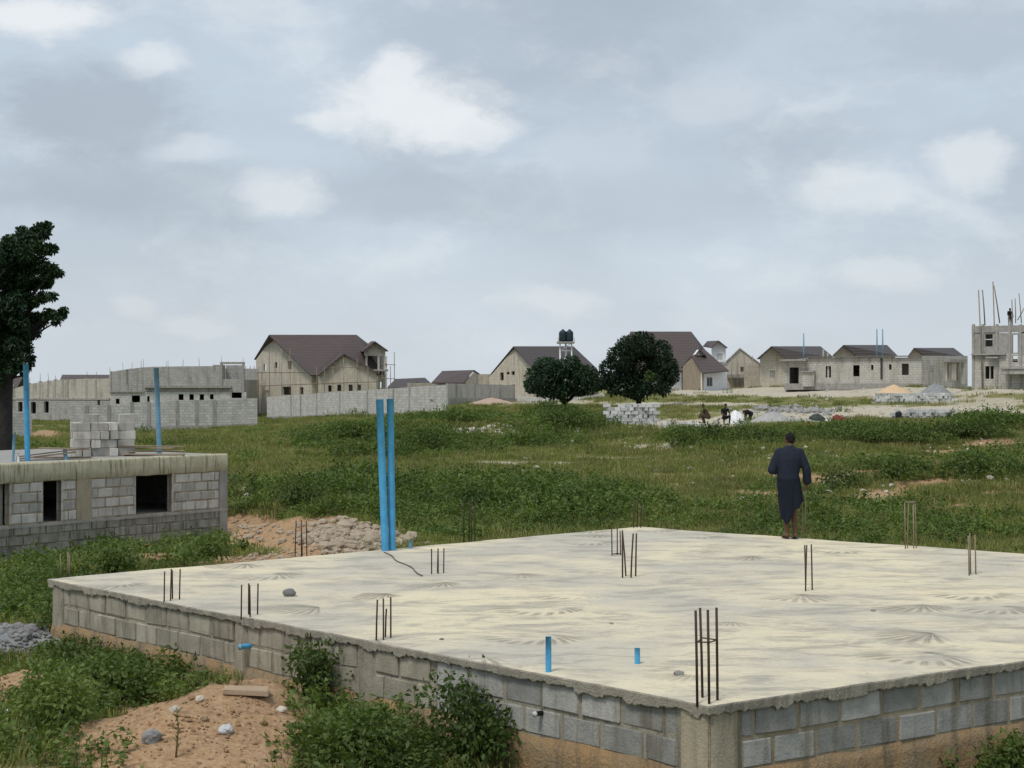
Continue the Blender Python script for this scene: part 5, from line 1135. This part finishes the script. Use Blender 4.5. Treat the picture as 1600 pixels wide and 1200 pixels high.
bones = [((-.03, 0, .93), (-.03, .0, 1.12), .13, .115, 0), ((-.03, 0, 1.12), (-.03, .01, 1.36), .12, .135, 0), ((-.15, .01, 1.40), (.10, .01, 1.40), .055, .055, 0), ((-.02, .015, 1.45), (-.005, .05, 1.545), .052, .05, 0),
         ((0, .07, 1.595), (.0, .085, 1.63), .078, .088, 0), ((.0, .12, 1.55), (.0, .13, 1.57), .045, .055, 0), ((.0, .165, 1.575), (.0, .185, 1.56), .014, .012, 0), ((-.083, .075, 1.575), (-.083, .07, 1.605), .012, .016, 0), ((.083, .075, 1.575), (.083, .07, 1.605), .012, .016, 0),
         ((0, .065, 1.635), (0, .08, 1.64), .082, .086, 1), ((0, .04, 1.60), (0, .055, 1.625), .062, .072, 1),
         ((-.19, .01, 1.385), (-.31, .0, 1.13), .05, .044, 0), ((-.31, .0, 1.13), (-.14, .25, 1.12), .042, .03, 0), ((.14, .01, 1.385), (.245, -.02, 1.15), .05, .044, 0), ((.245, -.02, 1.15), (.265, .04, .90), .042, .029, 0),
         ((-.1, .0, .9), (-.085, .03, .50), .088, .06, 0), ((-.085, .03, .50), (-.07, .0, .30), .058, .052, 0), ((-.07, .0, .30), (-.065, -.01, .09), .05, .036, 0), ((.03, .0, .9), (.05, .02, .50), .088, .06, 0), ((.05, .02, .50), (.055, -.02, .30), .058, .054, 0), ((.055, -.02, .30), (.06, -.03, .09), .05, .036, 0),
         ((-.065, -.035, .06), (-.09, .16, .045), .036, .028, 0), ((.06, -.055, .06), (.075, .14, .045), .036, .028, 0)]
bones += hand((.265, .045, .895), (-.25, .05, -1), (0, 1, 0), (-1, 0, 0)); bones += hand((-.14, .25, 1.12), (.9, .5, .1), (0, 0, 1), (0, .4, -.8))
fused('body', bones, .0085, [SKIN, HAIR], man, MM)
# tunic: lofted torso and sleeves grown into one cloth
def ring_vf(rows, n=28):
    V, Fc = [], []
    for (cx, cy, rx, ry, z) in rows:
        for k in range(n):
            a = 2*math.pi*k/n; V.append((cx+rx*math.cos(a), cy+ry*math.sin(a), z))
    for i in range(len(rows)-1):
        for k in range(n): Fc.append((i*n+k, i*n+(k+1) % n, (i+1)*n+(k+1) % n, (i+1)*n+k))
    Fc.append(tuple(range(n-1, -1, -1))); Fc.append(tuple((len(rows)-1)*n+k for k in range(n))); return V, Fc
tor = ring_vf([(-.045, .0, .184, .160, .86), (-.045, .0, .182, .155, .95), (-.045, .0, .175, .148, 1.05), (-.035, .0, .19, .152, 1.18), (-.03, .0, .205, .155, 1.30), (-.03, .01, .205, .14, 1.39), (-.028, .012, .175, .11, 1.45), (-.02, .02, .085, .08, 1.49), (-.015, .025, .064, .066, 1.515)])
fused('tunic', [((-.185, .01, 1.395), (-.305, .0, 1.13), .082, .076, 0), ((-.305, .0, 1.12), (-.2, .17, 1.10), .078, .07, 0), ((.135, .01, 1.395), (.245, -.02, 1.15), .082, .072, 0), ((.245, -.02, 1.15), (.268, .03, .95), .072, .075, 0)], .012, [NAVY], man, MM, [tor])
V, Fc = [], []; na, nv = 72, 26
for j in range(nv+1):
    for k in range(na):
        a = 2*math.pi*k/na; f = j/nv; ca, sa = math.cos(a), math.sin(a)
        xb = -.035+.175*ca
        hem = np.interp(xb, [-.21, -.13, -.06, .02, .08, .14], [.36, .24, .30, .42, .54, .60])+(.05 if sa > .3 else 0)
        z = .99+(hem-.99)*f
        rx = .178-.055*f+(.085*f if ca > .55 else 0); ry = .150+.03*f
        fold = 1+f*(.07*math.sin(a*7+2.1*f)+.05*math.sin(a*13+1.3))
        V.append((-.045+.012*f+rx*ca*fold, .0+ry*sa*fold, z))
for j in range(nv):
    for k in range(na): Fc.append((j*na+k, j*na+(k+1) % na, (j+1)*na+(k+1) % na, (j+1)*na+k))
wr = obj('wrap_cloth', mesh('wrap_cloth', V, Fc, True), NAVYD, man, MM); sm_ = wr.modifiers.new('s', 'SOLIDIFY'); sm_.thickness = .012
for (x, y, rz) in ((-.075, .06, .1), (.068, .04, -.08)):
    V, Fc = [], []; n = 20
    for z in (0, .022):
        for k in range(n):
            a = 2*math.pi*k/n; V.append((.05*math.cos(a)*(1+.15*math.sin(a)), .14*math.sin(a), z))
    Fc = [tuple(range(n-1, -1, -1)), tuple(range(n, 2*n))]+[(k, (k+1) % n, n+(k+1) % n, n+k) for k in range(n)]
    obj('sandal', mesh('sandal', V, Fc), DARKP if x > 0 else plain('brown_leather', (.06, .04, .03), .6), man, MM @ TR((x, y, 0), rz))
def worker(label, base, pose, shirt, trous, scale=1.0, rz=0, vox=.02):
    o = thing('person', base, label, 'person', 'workers on the site')
    J = {k: Vector(v)*scale for k, v in pose.items()}
    b_ = [(J['hip'], J['chest'], .15, .16, 1), (J['sh_l'], J['sh_r'], .07, .07, 1), (J['chest'], J['neck'], .1, .06, 1), (J['neck'], J['head'], .055, .06, 0), (J['head'], J['head']+Vector((0, 0, .03)), .095, .1, 0), (J['head']+Vector((-.0, 0, .05)), J['head']+Vector((0, 0, .06)), .1, .1, 3)]
    for s in 'lr':
        b_ += [(J['sh_'+s], J['el_'+s], .062, .05, 1), (J['el_'+s], J['ha_'+s], .045, .033, 0), (J['ha_'+s], J['ha_'+s]+(J['ha_'+s]-J['el_'+s]).normalized()*.1, .04, .035, 0),
               (J['hip_'+s], J['kn_'+s], .1, .075, 2), (J['kn_'+s], J['an_'+s], .07, .045, 2), (J['an_'+s], J['an_'+s]+Vector((.0, -.14, -.03)) if 'toe' not in J else J['an_'+s]+J['toe'], .045, .04, 0)]
    fused('body', b_, vox, [SKIN, shirt, trous, HAIR], o, TR(base, rz)); return o
def gp(px, py, D): v = P(px, py, D); return Vector((v.x, v.y, tz(v.x, v.y)))
squat = dict(hip=(.12, 0, .42), chest=(-.08, 0, .78), neck=(-.17, 0, .93), head=(-.22, 0, 1.06), sh_l=(-.1, .18, .85), sh_r=(-.1, -.18, .85), el_l=(-.28, .24, .62), el_r=(-.3, -.24, .62), ha_l=(-.42, .12, .42), ha_r=(-.42, -.12, .42), hip_l=(.1, .1, .4), hip_r=(.1, -.1, .4), kn_l=(-.3, .17, .52), kn_r=(-.28, -.2, .5), an_l=(-.12, .15, .08), an_r=(-.1, -.18, .08), toe=(-.15, 0, -.03))
sit = dict(hip=(.0, .1, .45), chest=(0, .02, .9), neck=(0, 0, 1.05), head=(.02, -.04, 1.2), sh_l=(-.2, .03, .96), sh_r=(.2, .03, .96), el_l=(-.28, -.1, .7), el_r=(.28, -.1, .7), ha_l=(-.14, -.32, .6), ha_r=(.14, -.32, .6), hip_l=(-.1, .1, .42), hip_r=(.1, .1, .42), kn_l=(-.2, -.35, .55), kn_r=(.2, -.35, .55), an_l=(-.18, -.3, .08), an_r=(.18, -.3, .08))
bend = dict(hip=(.15, 0, .82), chest=(-.2, 0, .98), neck=(-.34, 0, .97), head=(-.46, 0, .92), sh_l=(-.27, .17, .97), sh_r=(-.27, -.17, .97), el_l=(-.34, .2, .66), el_r=(-.32, -.2, .66), ha_l=(-.38, .12, .38), ha_r=(-.36, -.12, .38), hip_l=(.14, .1, .8), hip_r=(.14, -.1, .8), kn_l=(.02, .12, .45), kn_r=(.06, -.12, .45), an_l=(.1, .12, .08), an_r=(.14, -.12, .08), toe=(-.15, 0, -.03))
stand = dict(hip=(0, 0, .92), chest=(0, 0, 1.28), neck=(0, 0, 1.46), head=(0, -.02, 1.58), sh_l=(-.2, 0, 1.4), sh_r=(.2, 0, 1.4), el_l=(-.27, -.05, 1.12), el_r=(.27, -.05, 1.12), ha_l=(-.18, -.22, .98), ha_r=(.18, -.22, .98), hip_l=(-.1, 0, .9), hip_r=(.1, 0, .9), kn_l=(-.11, 0, .5), kn_r=(.11, 0, .5), an_l=(-.12, 0, .08), an_r=(.12, 0, .08))
worker('squatting worker in brown clothes, leftmost of the three by the block rows', gp(1104, 659, 101), squat, BROWNC, BROWNC, 1.08, -.4)
worker('seated worker in black, the middle one of three by the block rows', gp(1133, 656, 102), sit, BLACKC, BLACKC, 1.0, .2)
worker('stooping worker in black beside the white sacks and pale sand', gp(1171, 655, 104), bend, BLACKC, BLACKC, .78, .1)
tp = P(1578, 505, 141.2); worker('worker in dark shirt standing on top of the tall frame building', Vector((tp.x, tp.y, 8.66)), stand, BLACKC, BAMB, 1.0, .3)
# ------------------------------------------------------------------ block stacks in the field
SF = [block_mesh(.45, .225, .225, .012, 90+k, .012) for k in range(4)]
WBLK = rough_mat('whitish_block', (.50, .50, .49), (.60, .60, .585), 4, .93, .3, .25, (.33, .32, .30), .5, False)
for mm in SF: mm.materials.append(WBLK)
def stack(label, px0, px1, pyb, D, courses, deep=2, rz=0, ragged=.0, gap=.02, seed=1):
    global rr
    rr = random.Random(seed); a, b = P(px0, pyb, D), P(px1, pyb, D); z = tz((a.x+b.x)/2, D)-.05
    o = thing('block_stack', Vector(((a.x+b.x)/2, D, z)), label, 'block stack', 'stacks of concrete blocks'); n = int((b.x-a.x)/.47)
    for c_ in range(courses):
        for d_2 in range(deep):
            for k in range(n+1):
                if c_ == courses-1 and rr.random() < ragged: continue
                x = a.x+(k+(.5 if c_ % 2 else 0))*.47
                if x > b.x: continue
                zz = tz(x, D)-.06 if courses < 3 else z
                sblock(o, Vector((x+rr.uniform(-.05, .05), D+d_2*.25+rr.uniform(-.08, .08)+(x-a.x)*math.tan(rz), max(z, zz)+.1125+c_*.235)), rr.uniform(-.14, .14)+rz+(math.pi/2 if rr.random() < .07 else 0), SF)
    return o
stack('long low stack of grey blocks in front of the tan sand heap', 1368, 1490, 628, 128, 4, 2, 0, .15, seed=2)
stack('near right stack of pale blocks above the bushes', 1396, 1490, 655, 106, 4, 2, .02, .3, seed=3)
stack('tall whitish block stack right below the taller mango tree', 948, 1028, 665, 104, 7, 3, .03, .45, seed=4)
stack('ground row of pale blocks spreading right of the whitish stack', 935, 1100, 672, 99, 1, 2, 0, .25, seed=5)
stack('farther ground row of pale blocks leading to the crouching workers', 1035, 1095, 664, 104.5, 1, 1, 0, .3, seed=6)
# ------------------------------------------------------------------ heaps, sacks, sheet
def heap(name, px, pyb, D, wd, dp, h, mat, label, cat='heap', seed=0, rag=.12):
    c_ = gp(px, pyb, D); V, Fc = [], []; nr_, na_ = 14, 40
    V.append((0, 0, h))
    for i in range(1, nr_+1):
        f = i/nr_
        for k in range(na_):
            a = 2*math.pi*k/na_; w_ = 1+rag*mnoise.noise(Vector((math.cos(a)*1.5, math.sin(a)*1.5, seed))); x, y = wd/2*f*w_*math.cos(a), dp/2*f*w_*math.sin(a)
            z = h*(1-f**(1.35 if cat == 'heap' else 2.6))*(1+rag*mnoise.noise(Vector((x*1.2, y*1.2, seed+3))))+rag*.3*h*mnoise.noise(Vector((x*4, y*4, seed))); V.append((x, y, z if i < nr_ else -.25))
    for k in range(na_): Fc.append((0, 1+k, 1+(k+1) % na_))
    for i in range(nr_-1):
        for k in range(na_): a = 1+i*na_; Fc.append((a+k, a+na_+k, a+na_+(k+1) % na_, a+(k+1) % na_))
    return tag(obj(name, mesh(name, V, Fc, True), mat, None, TR(c_)), label, cat)
heap('sand_heap', 1397, 611, 136, 4.8, 4, 1.35, SAND, 'tan sand heap behind the long low block stack', seed=1)
heap('gravel_heap', 1462, 609, 138, 3.8, 3.6, 1.25, GRAV, 'grey gravel heap right of the tan sand heap', seed=2)
heap('sand_heap', 1208, 660, 101, 3.4, 2.6, .72, SANDP, 'pale grey sand heap right of the stooping worker', seed=3)
heap('earth_heap', 1240, 655, 103, 4.2, 2.4, .45, SANDP, 'low pale rubble mound right of the pale sand heap', seed=4, rag=.3)
heap('earth_heap', 768, 629, 170, 5.5, 4, .7, rough_mat('pinkish_earth', (.42, .31, .24), (.36, .27, .21), 2, .95, .5), 'pinkish earth heap before the low whitish wall', seed=5)
def sack(px, py, D, s, label, mat=WHITE, seed=0, sz=.6):
    c_ = gp(px, py, D); return tag(obj('sack', rock_mesh(seed+60, s, s*.7, s*sz, 3, .22), mat, None, TR(c_+Vector((0, 0, s*sz*.6)), seed)), label, 'sack')
heap('tarpaulin', 1151, 657, 104.5, 1.5, 1.3, .8, WHITE, 'white sheet covered pile between the seated and the stooping worker', 'pile', seed=8, rag=.35)
sack(1119, 659, 101.3, .3, 'pale bag on the ground between squatting and seated worker', STONEP, 1, .9); sack(1293, 646, 105, .36, 'white bag beside the red sheet on the rubble', WHITE, 2)
heap('cloth_sheet', 1310, 646, 106, 1.2, .8, .6, REDC, 'dull red sheet at the end of the grey stone row', 'sheet', seed=9, rag=.3)
c_ = gp(1404, 655, 105.2); o = thing('black_drum', c_, 'small black drum at the left end of the near right block stack', 'drum'); obj('drum_body', tube([c_+Vector((0, 0, z)) for z in (0, .03, .3, .6, .66)], [.2, .22, .225, .22, .19], 14), DARKP, o); obj('drum_lid', tube([c_+Vector((.03, 0, .66)), c_+Vector((.03, 0, .72))], [.12, .12], 12), plain('grey_lid', (.12, .12, .12), .5), o)
c_ = gp(1277, 652, 103.5); tag(obj('tarpaulin', rock_mesh(31, .55, .4, .42, 3, .25), plain('dark_green_sheet', (.05, .062, .055), .7), None, TR(c_+Vector((0, 0, .3)))), 'dark green covered bundle just left of the red sheet', 'bundle')
# ------------------------------------------------------------------ rocks
RK = [rock_mesh(k, 1, .85, .7, 2, .4) for k in range(8)]; RKs = [rock_mesh(k+40, 1, .85, .65, 1, .4) for k in range(6)]
def joined_rocks(name, pts, sizes, mat, label, cat, meshes=RKs, seed=0):
    """many small stones too small to pick apart: one mesh"""
    r2 = random.Random(seed); V, Fc = [], []; cache = [([v.co.copy() for v in m.vertices], [tuple(p.vertices) for p in m.polygons]) for m in meshes]
    for p, s in zip(pts, sizes):
        vs_, fs_ = r2.choice(cache); M = TR(p, r2.uniform(0, 6.28), r2.uniform(-.4, .4), r2.uniform(-.4, .4), (s, s, s)); n = len(V); V += [M @ v for v in vs_]; Fc += [tuple(i+n for i in f) for f in fs_]
    o = obj(name, mesh(name, V, Fc), mat); o['kind'] = 'stuff'; o['label'] = label; o['category'] = cat; return o
g = np.random.default_rng(3)
heap('gravel_mound', 10, 1022, 20.2, 2.0, 1.4, .22, GRAV, 'grey gravel mound at the left picture edge before the slab corner', seed=12, rag=.2)
_h = gp(10, 1022, 20.2); HM = (_h.x, _h.y)
def spray(px, py, rx, ry, n, s0, s1):
    P_, S_ = [], []
    for k in range(n):
        v = ground(px+g.normal(0, .5)*rx, py+g.normal(0, .5)*ry); s = g.uniform(s0, s1)*(1 if g.uniform() > .12 else 1.7)
        if 11 < v.y < 29 and inquad(v.x, v.y, .1): continue
        P_.append(v+Vector((0, 0, s*.25+(.2*max(0, 1-((v.x-HM[0])/1.0)**2-((v.y-HM[1])/.7)**2)**.7 if abs(v.x-HM[0]) < 1.2 and abs(v.y-HM[1]) < 1.2 else 0)))); S_.append(s)
    return P_, S_
def multi(*a):
    A, B = [], []
    for t_ in a: p, s = spray(*t_); A += p; B += s
    return A, B
joined_rocks('gravel', *multi((10, 1005, 75, 24, 700, .018, .05), (30, 990, 60, 14, 200, .015, .04)), STONE, 'grey crushed gravel heap at the left picture edge', 'gravel')
joined_rocks('rubble', *multi((560, 845, 90, 24, 420, .04, .12), (520, 832, 70, 14, 160, .03, .09), (430, 870, 80, 12, 90, .03, .06), (385, 830, 40, 16, 60, .03, .07)), rough_mat('tan_clod', (.36, .285, .205), (.44, .37, .285), 4, .95, .6, .1), 'tan rubble and clods on the earth heap behind the slab', 'rubble')
joined_rocks('stones', *multi((300, 1150, 200, 60, 420, .004, .016), (400, 1090, 90, 40, 150, .004, .018), (320, 1120, 160, 40, 40, .015, .028), (60, 1085, 80, 40, 90, .008, .03), (250, 990, 150, 20, 60, .008, .03), (640, 1130, 150, 40, 70, .01, .03)), SOIL, 'small clods and stones strewn over the orange foreground earth', 'stones')
joined_rocks('field_stones', *multi((770, 674, 130, 18, 200, .07, .18), (950, 700, 200, 30, 60, .06, .14), (1300, 700, 330, 50, 110, .06, .14), (1350, 745, 260, 40, 60, .05, .13), (420, 765, 120, 20, 18, .06, .12), (900, 740, 400, 30, 20, .05, .11), (1250, 650, 160, 10, 90, .04, .13), (1420, 640, 330, 16, 130, .04, .12), (1080, 668, 130, 8, 120, .04, .1), (1350, 610, 300, 6, 110, .05, .16)), STONEP, 'pale stones and rubble scattered through the field', 'stones')
joined_rocks('stone_row', *multi((1225, 641, 70, 5, 70, .08, .26), (1265, 643, 50, 5, 40, .08, .25)), STONE, 'row of dark grey quarry stones behind the pale sand heap', 'stones', RK)
def rock(px, py, s, sz, label, mat=STONE, k=0):
    v = ground(px, py); tag(obj('rock', rock_mesh(k+11, s, s*.8, s*sz, 3, .3), mat, None, TR(v+Vector((0, 0, s*sz*.45)), k)), label, 'rock', 'loose rocks in the foreground')
rock(236, 1160, .085, .9, 'dark grey rounded rock on the orange earth mound', STONE, 1); rock(352, 1145, .075, .6, 'pale broken rock lying right of the dark rounded rock', rough_mat('whitish_rock', (.42, .43, .44), (.55, .55, .55), 6, .9, .6, .02), 2); rock(440, 1112, .05, .7, 'small pale rock at the foot of the upright dark bush', STONEP, 3)
rock(272, 1112, .05, .7, 'pale stone at the top left edge of the earth mound', STONEP, 4); rock(312, 1098, .05, .6, 'pale flat stone on the crest of the earth mound', STONEP, 5); rock(412, 1135, .04, .7, 'small reddish stone on the right of the earth mound', SOIL, 6); rock(630, 1140, .09, .6, 'pale lump of rubble at the foundation foot between two bushes', STONEP, 7); rock(655, 1137, .08, .5, 'second pale lump of rubble beside the first at the foundation foot', STONEP, 8)
rock(12, 1122, .09, .6, 'white plastic-like lump at the bottom left picture edge', WHITE, 9); rock(34, 1120, .06, .7, 'dark lump next to the white one at the bottom left edge', STONE, 10); rock(72, 1008, .09, .5, 'tan flat stone at the right end of the gravel heap', STONEP, 11)
v = ground(385, 1083); tag(obj('concrete_slab_piece', block_mesh(.42, .22, .05, .008, 5, .006), rough_mat('orange_stained_slab', (.40, .29, .19), (.33, .25, .175), 5, .95, .5), None, TR(v+Vector((0, 0, .012)), .15, .05, .06)), 'flat broken slab piece on top of the earth mound near the wall', 'slab')
